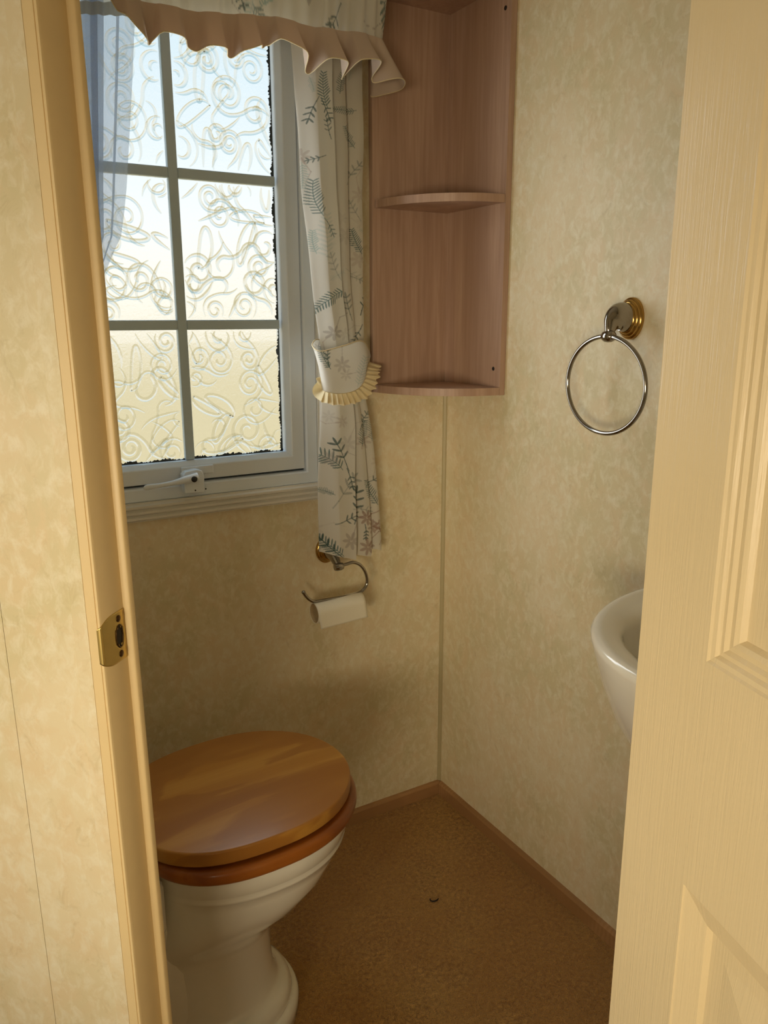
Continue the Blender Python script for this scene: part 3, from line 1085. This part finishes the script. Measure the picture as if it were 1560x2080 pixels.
# the band pulls everything together around y 740
pinch = np.exp(-((YP - 745) / 70) ** 2)
rngn = np.random.default_rng(3)
wob = 0.0025 * np.sin(YP / 62.0 + XP / 23.0) + 0.0015 * np.sin(YP / 31.0 + 1.7)
DEP = -0.052 + DP * (1 - 0.35 * pinch) + wob
PTS = np.zeros(XP.shape + (3,))
rv = np.array(RGT)
uv = np.array(UPV)
fv = np.array(FWD)
cv = np.array(CAM)
D = ((XP - 780) / F_PX)[..., None] * rv - ((YP - 1040) / F_PX)[..., None] * uv + fv
tt = (-0.055 - cv[1]) / D[..., 1]
PTS = cv + D * tt[..., None]
PTS[..., 1] = DEP
PX = np.stack([XP, YP], -1)
CC = np.tile(CREAM, XP.shape + (1,)).astype(float)
SP = [(660, 222, -2.0, 70, 'fern', 1, .5), (646, 205, 0.9, 40, 'leaf', .9, .4), (640, 200, 2.2, 46, 'leaf', .9, -.4), (690, 190, -1.5, 50, 'fern', .8, .2),
      (724, 224, 3.0, 46, 'fern', .8, .4), (720, 300, -2.2, 46, 'fern', .8, .3), (666, 285, -1.9, 36, 'leaf', .7, .2), (655, 318, 2.7, 30, 'leaf', .8, .3),
      (648, 440, -2.1, 74, 'fern', .9, .6), (650, 446, 0.8, 34, 'leaf', .7, .4), (657, 530, -1.65, 90, 'pale', .3, .1), (640, 515, -2.0, 46, 'pale', .9, .5),
      (736, 515, -2.1, 52, 'fern', 1, .3), (704, 375, -1.3, 46, 'leaf', .5, .5), (733, 395, -1.8, 36, 'rust', .25, .2), (735, 448, -2.2, 40, 'leaf', .35, .2),
      (694, 590, 2.75, 66, 'fern', 1, -.5), (688, 570, -2.2, 50, 'leaf', .35, .3), (672, 676, -1.2, 34, 'flower', .9, .2), (732, 640, -1.4, 40, 'leaf', 1, .4),
      (735, 660, 1.9, 34, 'leaf', .8, .3), (712, 650, -1.9, 46, 'leaf', .6, .2), (700, 480, 0.6, 40, 'flower', .35, .2), (715, 560, .4, 36, 'leaf', .4, .1),
      (690, 952, -2.2, 78, 'fern', 1, -.9), (704, 955, -1.9, 60, 'leaf', 1, -.2), (700, 950, 1.1, 36, 'leaf', .9, .3), (672, 1030, -1.1, 70, 'leaf', .45, .3),
      (675, 1003, -2.6, 34, 'fern', .7, -.6), (712, 1060, -1.2, 60, 'leaf', .95, -.3), (676, 1062, -.3, 44, 'leaf', .9, -.2), (706, 1095, -1.3, 40, 'flower', .9, .5),
      (690, 1125, -2.4, 64, 'fern', 1, -.2), (694, 1132, -2.6, 52, 'leaf', 1, .3), (734, 905, -1.5, 50, 'fern', .8, .2), (730, 872, -1.2, 34, 'leaf', .7, .2),
      (756, 895, -1.6, 50, 'fern', .6, .2), (744, 985, -.7, 36, 'leaf', .8, .3), (768, 1025, -2.2, 54, 'fern', .95, .3), (742, 1050, -.4, 34, 'rust', .9, .3),
      (738, 1064, 1.3, 26, 'leaf', .9, .3), (758, 1070, .3, 30, 'rust', .8, .2), (746, 1110, -.9, 38, 'rust', .8, .3), (770, 1068, 1.2, 26, 'rust', .8, .3),
      (668, 930, -.4, 34, 'flower', .6, .3), (665, 845, .2, 24, 'flower', .3, .2), (700, 900, -1.2, 40, 'flower', .4, .2), (622, 160, 1.2, 30, 'pale', .5, .2), (615, 330, 1.4, 50, 'pale', .6, .2)]
_rs = random.Random(21)
for _k in range(34):
    sprig(PX, CC, _rs.uniform(600, 770), _rs.uniform(120, 1120), _rs.uniform(-PI, PI), _rs.uniform(22, 40), _rs.choice(['pale', 'flower', 'leaf', 'pale', 'rust']), _rs.uniform(.18, .4), _rs.uniform(-.6, .6))
for x, y, a, L, kd, op, cu in SP:
    sprig(PX, CC, x, y, a, L, kd, op, cu)
cur = empty('curtain', (-0.30, -0.055, 0.73))
tag(cur, 'cream cotton curtain printed with green ferns, tied back beside the window', 'curtain')
co = Vector(cur.location)
cl = grid_obj('drape', PTS - np.array(co), PRINT, cur, CC)

# ------------------------------------------------------------------ tieback
tb = empty('curtain_tieback', (-0.31, -0.08, 1.13))
tag(tb, 'fern printed fabric tieback with a cream ruffled edge around the curtain', 'tieback')
to = np.array(tb.location)
# control columns: (top px, bottom px, depth)
band = [((652, 690), (668, 776), -0.034), ((641, 690), (660, 782), -0.050), ((634, 700), (654, 790), -0.068), ((641, 710), (659, 795), -0.088), ((655, 713), (672, 799), -0.100),
        ((680, 707), (695, 800), -0.108), ((705, 700), (718, 795), -0.105), ((725, 693), (733, 785), -0.094), ((738, 694), (742, 768), -0.080), ((745, 702), (745, 748), -0.062), ((750, 712), (749, 735), -0.030)]
NB = 180
bs = spline([(t[0], t[1], b[0], b[1], d) for t, b, d in band], NB)
NR = 70
G = np.zeros((NR, NB, 3))
PXB = np.zeros((NR, NB, 2))
def px_to(x, y, d):
    return np.array(on_y(x, y, d))


for j in range(NB):
    a = px_to(bs[j, 0], bs[j, 1], bs[j, 4])
    b = px_to(bs[j, 2], bs[j, 3], bs[j, 4] + 0.004)
    for i in range(NR):
        u = i / (NR - 1)
        G[i, j] = a + (b - a) * u
        G[i, j, 1] -= 0.007 * math.sin(PI * u)
        PXB[i, j] = (bs[j, 0] + (bs[j, 2] - bs[j, 0]) * u, bs[j, 1] + (bs[j, 3] - bs[j, 1]) * u)
CB2 = np.tile(CREAM, (NR, NB, 1)).astype(float)
for x, y, a, L, kd, op, cu in [(668, 748, -2.2, 48, 'fern', 1, .4), (666, 745, -1.9, 32, 'leaf', .9, .5), (692, 740, -1.5, 36, 'flower', .7, .3), (726, 785, -1.4, 60, 'pale', .45, .1),
                               (700, 760, -.2, 26, 'flower', .5, .2), (644, 706, -1.2, 18, 'flower', .8, .2)]:
    sprig(PXB, CB2, x, y, a, L, kd, op, cu)
grid_obj('band', G - to, PRINT, tb, CB2)
# piping on both edges
for r_ in (0, NR - 1):
    v, f = tube_vf([Vector(p - to) for p in G[r_, ::3]], 0.0012, 6)
    mesh_obj('piping', v, f, FRILL2, tb, smooth=True)
# ruffle
jj = np.arange(12, NB)
fr = []
n_out = 10
base = G[NR - 1][jj]
xyp = bs[jj][:, 2:4]
tang = np.gradient(xyp, axis=0)
nrm = np.stack([-tang[:, 1], tang[:, 0]], -1)
nrm /= np.linalg.norm(nrm, axis=1)[:, None] + 1e-9
arc = np.cumsum(np.r_[0, np.hypot(*np.diff(xyp, axis=0).T)])
FINE = 8
arcf = np.linspace(0, arc[-1], len(jj) * FINE)
bf = np.stack([np.interp(arcf, arc, base[:, k]) for k in range(3)], -1)
pf = np.stack([np.interp(arcf, arc, xyp[:, k]) for k in range(2)], -1)
nf_ = np.stack([np.interp(arcf, arc, nrm[:, k]) for k in range(2)], -1)
df = np.interp(arcf, arc, bs[jj][:, 4])
ph = arcf / 4.4 * PI + 0.7 * np.sin(arcf / 19.0)
FG = np.zeros((n_out, len(arcf), 3))
for i in range(n_out):
    u = i / (n_out - 1)
    wpx = 22 * u + 1.5 * u * np.sin(ph * .5)
    for j in range(len(arcf)):
        xx = pf[j, 0] + nf_[j, 0] * wpx[j]
        y2 = pf[j, 1] + nf_[j, 1] * wpx[j]
        FG[i, j] = px_to(xx, y2, df[j])
    FG[:, :, 1][i] = df - 0.002 - (0.0015 + 0.0045 * u) * np.sin(ph) - 0.006 * u
grid_obj('ruffle', FG - to, FRILL2, tb)

# ------------------------------------------------------------------ net curtain
nt = empty('net_curtain', (-0.76, -0.03, 1.30))
tag(nt, 'sheer white net curtain gathered to the left of the window', 'net curtain')
no = np.array(nt.location)
nrow = [(-60, 60, 283), (30, 70, 280), (150, 80, 275), (260, 92, 269), (380, 105, 262), (430, 118, 257), (480, 134, 250), (500, 140, 240), (530, 148, 227), (560, 156, 214), (590, 150, 196), (620, 140, 176)]
nt_t = np.array(nrow, float)
yy2 = np.linspace(-60, 620, 200)
xl, xr = np.interp(yy2, nt_t[:, 0], nt_t[:, 1]), np.interp(yy2, nt_t[:, 0], nt_t[:, 2])
nu = 260
NG = np.zeros((200, nu, 3))
for i in range(200):
    for j in range(nu):
        u = j / (nu - 1)
        # real S-folds: the cloth doubles back on itself at two places
        s = u
        for c0, w0, a0 in ((0.48, 0.07, 0.13), (0.66, 0.07, 0.13), (0.86, 0.05, 0.05)):
            s -= a0 * math.tanh((u - c0) / w0 * 1.8) * math.exp(-((u - c0) / (w0 * 2.2)) ** 2) * 1.5
        d = -0.022 - 0.008 * math.sin(u * 19.0) - 0.004 * math.sin(u * 41 + 1)
        x = xl[i] + (xr[i] - xl[i]) * s
        NG[i, j] = px_to(x, yy2[i], -0.028)
        NG[i, j, 1] = d
grid_obj('net_panel', NG - no, NET, nt)
HG = []
for yv in np.linspace(2, 29, 6):
    HG.append([px_to(70 + (281 - 70) * q / 60, yv + 5 * (q / 60 - .5) * 2, -0.036) + np.array([0, -0.003 * math.sin(q * .9), 0]) for q in range(61)])
grid_obj('header_tape', np.array(HG) - no, mat_fabric('net_header', srgb(206, 208, 204), 0.45, (0.8, 0.85, 0.9, 1)), nt)

# ------------------------------------------------------------------ valance
va = empty('valance', (-0.55, -0.06, 1.70))
tag(va, 'gathered fern printed valance with a peach frill above the window', 'valance')
vo = np.array(va.location)
path = spline([(-1.06, -0.085), (-0.90, -0.098), (-0.70, -0.100), (-0.50, -0.102), (-0.36, -0.104), (-0.275, -0.104), (-0.238, -0.092), (-0.222, -0.066), (-0.218, -0.036), (-0.218, -0.020)], 1500)
al = np.r_[0, np.cumsum(np.hypot(np.diff(path[:, 0]), np.diff(path[:, 1])))]
tg = np.gradient(path, axis=0)
tg /= np.linalg.norm(tg, axis=1)[:, None]
nr = np.stack([tg[:, 1], -tg[:, 0]], -1)          # outwards, towards the room
seam = np.interp(path[:, 0], [-1.06, -0.80, -0.735, -0.70, -0.60, -0.46, -0.38, -0.30, -0.22], [1.84, 1.835, 1.80, 1.757, 1.757, 1.772, 1.768, 1.772, 1.776])
wl_ = np.array([0.075, 0.052, 0.06, 0.085, 0.07, 0.055, 0.08, 0.06, 0.07, 0.09, 0.062, 0.074, 0.085, 0.08, 0.09, 0.09, 0.09, 0.09])
cums = np.r_[0, np.cumsum(wl_)]
phs = np.interp(al, cums, np.arange(len(cums)) * 2 * PI) + 0.6
NRV = 60
VG = np.zeros((NRV, len(path), 3))
for i in range(NRV):
    u = i / (NRV - 1)
    z = 1.965 + (seam - 1.965) * u
    amp = 0.003 + 0.007 * (1 - abs(u - 0.45) * 1.2)
    off = amp * (np.sin(phs * 1.0) * .6 + .5 * np.sin(phs * 2.3 + 1)) + 0.006 * math.sin(PI * u)
    VG[i, :, 0] = path[:, 0] + nr[:, 0] * off
    VG[i, :, 1] = path[:, 1] + nr[:, 1] * off
    VG[i, :, 2] = z
PV = np.zeros(VG.shape[:2] + (2,))
PV[..., 0] = al[None] * 1000 * 1.0
PV[..., 1] = (1.965 - VG[..., 2]) * 1000
CV = np.tile(CREAM, VG.shape[:2] + (1,)).astype(float)
rg = random.Random(5)
for k in range(46):
    sprig(PV, CV, rg.uniform(0, al[-1] * 1000), rg.uniform(0, 230), rg.uniform(-PI, PI), rg.uniform(45, 80), rg.choice(['fern', 'fern', 'leaf', 'flower', 'pale']), rg.uniform(.6, 1), rg.uniform(-.6, .6))
grid_obj('gathered_cloth', VG - vo, PRINT, va, CV)
# frill: leaves the seam and swings in deep waves
NFR = 34
FV = np.zeros((NFR, len(path), 3))
hgt = np.interp(path[:, 0], [-1.06, -0.72, -0.55, -0.47, -0.42, -0.30, -0.22], [0.052, 0.052, 0.060, 0.048, 0.058, 0.062, 0.070])
big = np.interp(path[:, 0], [-0.50, -0.42], [0.0, 1.0])
sq = np.tanh(2.4 * np.sin(phs)) / 0.98
step = 0.006 * np.sin(phs * 0.41 + 0.5) + 0.004 * np.sin(phs * 0.73 + 2.0)
for i in range(NFR):
    u = i / (NFR - 1)
    amp = 0.003 + (0.012 + 0.012 * big) * u ** 1.1
    off = 0.004 + (0.010 + 0.010 * big) * u + amp * sq
    sh = -0.010 * u * np.cos(phs) * (0.55 + 0.5 * big)
    z = seam - hgt * u - step * u - (0.002 + 0.006 * big) * u * (1 - sq)
    FV[i, :, 0] = path[:, 0] + nr[:, 0] * off + tg[:, 0] * sh
    FV[i, :, 1] = np.minimum(path[:, 1] + nr[:, 1] * off + tg[:, 1] * sh, -0.019)
    FV[i, :, 2] = z
grid_obj('frill', FV - vo, FRILL, va)
v, f = tube_vf([Vector(p - vo) for p in FV[-1, ::3]], 0.0010, 6)
mesh_obj('hem', v, f, FRILL2, va, smooth=True)

# ------------------------------------------------------------------ towel ring
rc = on_x(1283, 647, 0.0)
tr = empty('towel_ring', (0, rc.y, rc.z))
tag(tr, 'chrome towel ring on a stepped brass rose on the right wall', 'towel ring')
v, f = lathe_vf([(0.0005, 0.036), (0.004, 0.036), (0.0065, 0.0345), (0.0075, 0.032), (0.0100, 0.0315), (0.0125, 0.029), (0.0130, 0.027), (0.0155, 0.0262), (0.0175, 0.0235), (0.018, 0.018), (0.018, 0.0001)],
                (0, 0, 0), (-1, 0, 0), (0, 0, 1), 0.80, 48)
auto_smooth(mesh_obj('rose', v, f, BRASS, tr), 45)
kn = on_x(1236, 683, -0.058) - Vector((0, rc.y, rc.z))
# swelling chrome post that leans down to the knuckle
rings = []
pp = spline([(-0.014, 0, 0.001, 0.0245, 0.019), (-0.026, 0, 0.003, 0.0245, 0.018), (-0.038, 0, 0.001, 0.0225, 0.0155), (-0.047, 0.0, -0.006, 0.018, 0.012), (-0.053, kn.y * .6, -0.015, 0.0125, 0.009), (-0.057, kn.y, kn.z + 0.002, 0.007, 0.006)], 22)
for k, q in enumerate(pp):
    a, b = pp[max(k - 1, 0)], pp[min(k + 1, 21)]
    d = Vector(b[:3]) - Vector(a[:3])
    d.normalize()
    s = Vector((0, 1, 0))
    s = (s - d * s.dot(d)).normalized()
    w_ = d.cross(s)
    rings.append([Vector(q[:3]) + s * (math.cos(t) * q[4]) + w_ * (math.sin(t) * q[3]) for t in [2 * PI * m_ / 28 for m_ in range(28)]])
v, f = loft(rings)
mesh_obj('post', v, f, CHROME, tr, smooth=True)
v, f = lathe_vf([(-0.0125, 0.0045), (-0.011, 0.0078), (-0.006, 0.0100), (0, 0.0106), (0.006, 0.0100), (0.011, 0.0078), (0.0125, 0.0045)], kn, (0, 1, 0), (0, 0, 1), 1, 24)
auto_smooth(mesh_obj('knuckle', v, f, CHROME, tr), 50)
pl_, pr_ = on_x(1153, 781, -0.058), on_x(1312, 781, -0.058)
ptp, pbt = on_x(1234, 683, -0.058), on_x(1232, 881, -0.056)
cy = (pl_.y + pr_.y) / 2 - rc.y
cz = (ptp.z + pbt.z) / 2 - rc.z
ra, rb = abs(pl_.y - pr_.y) / 2, abs(ptp.z - pbt.z) / 2
v, f = tube_vf([(-0.058 + 0.002 * math.sin(t) * -1, cy + ra * math.cos(t), cz + rb * math.sin(t)) for t in [2 * PI * k / 96 for k in range(96)]], 0.0040, 14, closed=True)
mesh_obj('ring', v, f, CHROME, tr, smooth=True)

# ------------------------------------------------------------------ toilet roll holder and roll
hc = on_y(662, 1116, 0.0)
rh = empty('toilet_roll_holder', (hc.x, 0, hc.z))
tag(rh, 'chrome hooked toilet roll holder on a brass rose below the curtain', 'toilet roll holder')
v, f = lathe_vf([(0.0005, 0.031), (0.004, 0.031), (0.0065, 0.0295), (0.0075, 0.027), (0.0100, 0.0268), (0.0125, 0.0242), (0.013, 0.022), (0.0155, 0.0215), (0.0175, 0.0185), (0.018, 0.0001)],
                (0, 0, 0), (0, -1, 0), (0, 0, 1), 0.86, 44)
auto_smooth(mesh_obj('rose', v, f, BRASS, rh), 45)
ho = Vector((hc.x, 0, hc.z))
kk = on_y(688, 1151, -0.062) - ho
rings = []
pp = spline([(0, -0.014, 0.0, 0.0165, 0.0145), (0.0, -0.025, -0.001, 0.0165, 0.0140), (kk.x * .25, -0.038, -0.005, 0.0145, 0.0125), (kk.x * .6, -0.050, kk.z * .62, 0.0105, 0.0095), (kk.x, -0.061, kk.z, 0.0078, 0.0072)], 18)
for k, q in enumerate(pp):
    a, b = pp[max(k - 1, 0)], pp[min(k + 1, 17)]
    d = (Vector(b[:3]) - Vector(a[:3])).normalized()
    s = Vector((1, 0, 0))
    s = (s - d * s.dot(d)).normalized()
    w_ = d.cross(s)
    rings.append([Vector(q[:3]) + s * (math.cos(t) * q[4]) + w_ * (math.sin(t) * q[3]) for t in [2 * PI * m_ / 24 for m_ in range(24)]])
v, f = loft(rings)
mesh_obj('post', v, f, CHROME, rh, smooth=True)
v, f = lathe_vf([(-0.011, 0.0050), (-0.010, 0.0078), (-0.004, 0.0092), (0.004, 0.0092), (0.010, 0.0078), (0.0115, 0.0050)], kk, (1, 0, 0.0), (0, 0, 1), 1, 20)
auto_smooth(mesh_obj('knuckle', v, f, CHROME, rh), 50)
hk = [on_y(x, y, -0.064) - ho for x, y in ((690, 1150), (704, 1146), (718, 1142.5), (732, 1148), (742, 1162), (746, 1180), (742, 1193), (732, 1203), (716, 1209), (690, 1214), (660, 1219), (640, 1222), (629, 1218), (621, 1210), (617, 1204))]
hp = spline([tuple(p) for p in hk], 90)
v, f = tube_vf(hp, 0.0037, 12)
mesh_obj('hook_arm', v, f, CHROME, rh, smooth=True)
v, f = lathe_vf([(-0.002, 0.0036), (0.0, 0.0044), (0.003, 0.0044), (0.0045, 0.0030), (0.005, 0.0001)], hp[-1], Vector(hp[-1]) - Vector(hp[-3]), (0, 1, 0), 1, 14)
mesh_obj('end_knob', v, f, CHROME, rh, smooth=True)
# the roll: nearly finished, a few turns of paper round the core
ta, tb_ = on_y(638, 1246, -0.064), on_y(733, 1222, -0.064)
RC = 0.0222
roll = empty('toilet_roll', ((ta.x + tb_.x) / 2, -0.064, (ta.z + tb_.z) / 2))
tag(roll, 'almost empty white toilet roll hanging on the hooked holder', 'toilet roll')
rl = (tb_.x - ta.x) / 2
# core and paper hang under the arm
hz = 0.0
slope = (tb_.z - ta.z) / (tb_.x - ta.x)
def cyl_sheet(name, r0, r1, mat, a0, a1, flap=0.0):
    n = 56
    prof = []
    for k in range(n + 1):
        a = a0 + (a1 - a0) * k / n
        r = r0 + (r1 - r0) * k / n
        prof.append((-math.cos(a) * r, -math.sin(a) * r))        # (y, z)
    if flap:
        y0, z0 = prof[-1]
        for k in range(1, 9):
            prof.append((y0 - 0.0006 * k * 0.6, z0 - flap * k / 8))
    Gd = np.zeros((2 * 8 + 1, len(prof), 3))
    for i in range(17):
        x = -rl + 2 * rl * i / 16
        for k, (y, z) in enumerate(prof):
            Gd[i, k] = (x + (0.004 * max(0, k - n) / 8 if flap else 0), y, z + slope * x)
    o = grid_obj(name, Gd, mat, roll)
    m_ = o.modifiers.new('thickness', 'SOLIDIFY')
    m_.thickness = 0.0007
    m_.offset = 0
    return o


cyl_sheet('core', RC - 0.0016, RC - 0.0016, CARD, 0, 2 * PI)
cyl_sheet('paper', RC, RC + 0.0018, PAPER, 0.1, 2 * PI * 2 + 0.05, flap=0.028)

# ------------------------------------------------------------------ wash basin
BY, BZ = -0.958, 0.80
ba = empty('wash_basin', (0, BY, BZ))
tag(ba, 'white ceramic wash basin on the right wall behind the door', 'wash basin')
def basin_ring(z, depth, half, inset_back=0.0, n=72, e=2.15):
    pts = []
    for k in range(n):
        t = 2 * PI * k / n
        c_, s_ = math.cos(t), math.sin(t)
        y = half * (abs(s_) ** (2 / e)) * (1 if s_ >= 0 else -1)
        if c_ >= 0:
            x = -(0.10 * depth) - 0.90 * depth * abs(c_) ** (2 / e)
        else:
            x = -(0.10 * depth) + (0.10 * depth - inset_back) * abs(c_) ** (2 / 6.0)
        pts.append((min(x, -0.001), y, z))
    return pts


def inner_ring(z, cx, rx, ry, n=72):
    return [(cx - rx * math.cos(2 * PI * k / n), ry * math.sin(2 * PI * k / n), z) for k in range(n)]


rings = [basin_ring(-0.265, 0.15, 0.09), basin_ring(-0.255, 0.185, 0.120), basin_ring(-0.22, 0.235, 0.168), basin_ring(-0.17, 0.278, 0.208), basin_ring(-0.12, 0.308, 0.236), basin_ring(-0.07, 0.328, 0.252),
         basin_ring(-0.03, 0.340, 0.262), basin_ring(-0.010, 0.345, 0.267), basin_ring(-0.002, 0.3455, 0.268), basin_ring(0.003, 0.341, 0.2645), basin_ring(0.0045, 0.335, 0.259), basin_ring(0.003, 0.328, 0.253)]
n = 72
for z, q in ((0.001, 0.0), (-0.002, 0.25), (-0.006, 0.55), (-0.011, 0.8), (-0.018, 0.93)):
    a = basin_ring(z, 0.322, 0.248)
    b = inner_ring(z, -0.175, 0.108, 0.182)
    rings.append([tuple(a[k][m_] * (1 - q) + b[k][m_] * q for m_ in range(2)) + (z,) for k in range(n)])
rings += [inner_ring(-0.045, -0.175, 0.104, 0.176), inner_ring(-0.085, -0.175, 0.092, 0.158), inner_ring(-0.115, -0.175, 0.068, 0.118), inner_ring(-0.125, -0.175, 0.03, 0.05)]
v, f = loft(rings)
mesh_obj('bowl', v, f, CERAM, ba, smooth=True)
v, f = lathe_vf([(0, 0.021), (0.002, 0.021), (0.003, 0.018), (0.001, 0.012), (0.001, 0.0001)], (-0.175, 0, -0.1245), (0, 0, 1), (1, 0, 0), 1, 24)
mesh_obj('waste', v, f, CHROME, ba, smooth=True)
v, f = tube_vf([(-0.07, 0, -0.26), (-0.07, 0, -0.36), (-0.055, 0, -0.40), (-0.01, 0, -0.41)], 0.017, 14)
mesh_obj('waste_pipe', v, f, UPVC, ba, smooth=True)
for s in (-1, 1):
    v, f = lathe_vf([(0, 0.017), (0.004, 0.017), (0.006, 0.011), (0.045, 0.010), (0.048, 0.017), (0.062, 0.019), (0.066, 0.012), (0.067, 0.0001)], (-0.045, s * 0.085, 0.002), (0, 0, 1), (1, 0, 0), 1, 20)
    tp = mesh_obj('tap', v, f, CHROME, ba, smooth=False)
    auto_smooth(tp, 40)
    v, f = tube_vf(spline([(-0.045, s * 0.085, 0.030), (-0.075, s * 0.085, 0.040), (-0.105, s * 0.085, 0.034), (-0.112, s * 0.085, 0.022)], 16), 0.0065, 12)
    mesh_obj('spout', v, f, CHROME, tp, smooth=True)

# ------------------------------------------------------------------ toilet
TX, TY = -0.680, -0.377
to_ = empty('toilet', (TX, TY, 0), R(3.0))
tag(to_, 'white ceramic toilet with varnished wooden seat and lid', 'toilet')


def egg(z, front, back, hw, n=72, cx=0.0, eb=2.3, ef=2.05):
    """outline round local origin (widest place); front/back lengths, half width"""
    pts = []
    for k in range(n):
        t = 2 * PI * k / n
        c_, s_ = math.cos(t), math.sin(t)
        if c_ >= 0:
            x = front * c_ ** (2 / ef)
            y = hw * (abs(s_) ** (2 / ef)) * (1 if s_ >= 0 else -1)
        else:
            x = -back * abs(c_) ** (2 / eb)
            y = hw * (abs(s_) ** (2 / eb)) * (1 if s_ >= 0 else -1)
        pts.append((x + cx, y, z))
    return pts


# ceramic pan: rim band, bead, tapering bowl, stem, stepped foot
sec = [  # z, centre x, front, back, half width
    (0.000, -0.055, 0.124, 0.170, 0.124), (0.005, -0.055, 0.130, 0.172, 0.130), (0.030, -0.055, 0.131, 0.172, 0.130), (0.040, -0.056, 0.127, 0.170, 0.126), (0.0405, -0.057, 0.120, 0.168, 0.119),
    (0.047, -0.057, 0.121, 0.168, 0.120), (0.062, -0.058, 0.117, 0.166, 0.116), (0.070, -0.059, 0.108, 0.163, 0.108), (0.0705, -0.060, 0.103, 0.162, 0.103), (0.085, -0.062, 0.098, 0.160, 0.098),
    (0.110, -0.063, 0.092, 0.160, 0.092), (0.150, -0.063, 0.090, 0.162, 0.091), (0.200, -0.060, 0.088, 0.165, 0.093), (0.220, -0.058, 0.092, 0.168, 0.098),
    (0.242, -0.048, 0.113, 0.175, 0.112), (0.265, -0.030, 0.135, 0.180, 0.130), (0.300, -0.012, 0.155, 0.185, 0.146), (0.330, -0.004, 0.167, 0.188, 0.153), (0.346, -0.002, 0.171, 0.190, 0.156),
    (0.350, 0.0, 0.176, 0.190, 0.161), (0.356, 0.0, 0.178, 0.190, 0.163), (0.361, 0.0, 0.175, 0.190, 0.161), (0.365, 0.0, 0.178, 0.190, 0.164), (0.380, 0.0, 0.182, 0.190, 0.167), (0.394, 0.0, 0.183, 0.190, 0.168), (0.399, 0.0, 0.179, 0.188, 0.164)]
rings = [egg(z, fr_, bk, hw, cx=cx) for z, cx, fr_, bk, hw in sec]
v, f = loft(rings)
auto_smooth(mesh_obj('pan', v, f, CERAM, to_), 70)


def plate_rings(z0, z1, front, back, hw, rd, eb=2.6):
    rr = []
    m = 5
    for k in range(m + 1):
        a = PI / 2 * k / m
        o = rd * (1 - math.sin(a))
        rr.append(egg(z0 + rd * (1 - math.cos(a)), front - o, back - o, hw - o, eb=eb))
    for k in range(m + 1):
        a = PI / 2 * k / m
        o = rd * (1 - math.cos(a))
        rr.append(egg(z1 - rd * (1 - math.sin(a)), front - o, back - o, hw - o, eb=eb))
    return rr


v, f = loft(plate_rings(0.3995, 0.4270, 0.201, 0.200, 0.178, 0.010))
seat = auto_smooth(mesh_obj('seat', v, f, SEATW, to_), 50)
v, f = loft(plate_rings(0.4335, 0.4590, 0.190, 0.205, 0.169, 0.004))
lid = auto_smooth(mesh_obj('lid', v, f, LIDW, to_), 30)
for a, b in ((0.12, 0.09), (0.12, -0.09), (-0.12, 0.12), (-0.12, -0.12)):
    box('buffer', (a - 0.010, b - 0.006, 0.4265), (a + 0.010, b + 0.006, 0.4340), TRIMW, lid, 0.001)
for s in (-1, 1):
    v, f = tube_vf([(-0.214, s * 0.075 - 0.016, 0.430), (-0.214, s * 0.075 + 0.016, 0.430)], 0.010, 16)
    mesh_obj('hinge', v, f, CHROME, to_)
box('back_shelf', (-0.385, -0.10, 0.30), (-0.18, 0.10, 0.3985), CERAM, to_, 0.012, 3)
box('stem', (-0.30, -0.08, 0.0), (-0.12, 0.08, 0.31), CERAM, to_, 0.02, 3)
cis = box('cistern', (-0.392, -0.155, 0.395), (-0.245, 0.155, 0.735), CERAM, to_, 0.022, 3)
box('cistern_lid', (-0.398, -0.165, 0.735), (-0.238, 0.165, 0.765), CERAM, to_, 0.010, 3)

# small piece of grit on the carpet
p = CAM + ray(882, 1827) * (-CAM.z / ray(882, 1827).z)
v, f = tube_vf([(0.010 * math.cos(t), 0.007 * math.sin(t), 0.0022) for t in np.linspace(2.6, 5.6, 16)], 0.0015, 8)
gr = mesh_obj('thread_loop', v, f, DARK, smooth=True)
gr.location = (p.x, p.y, 0.0)
tag(gr, 'tiny loose thread loop lying on the carpet', 'thread')
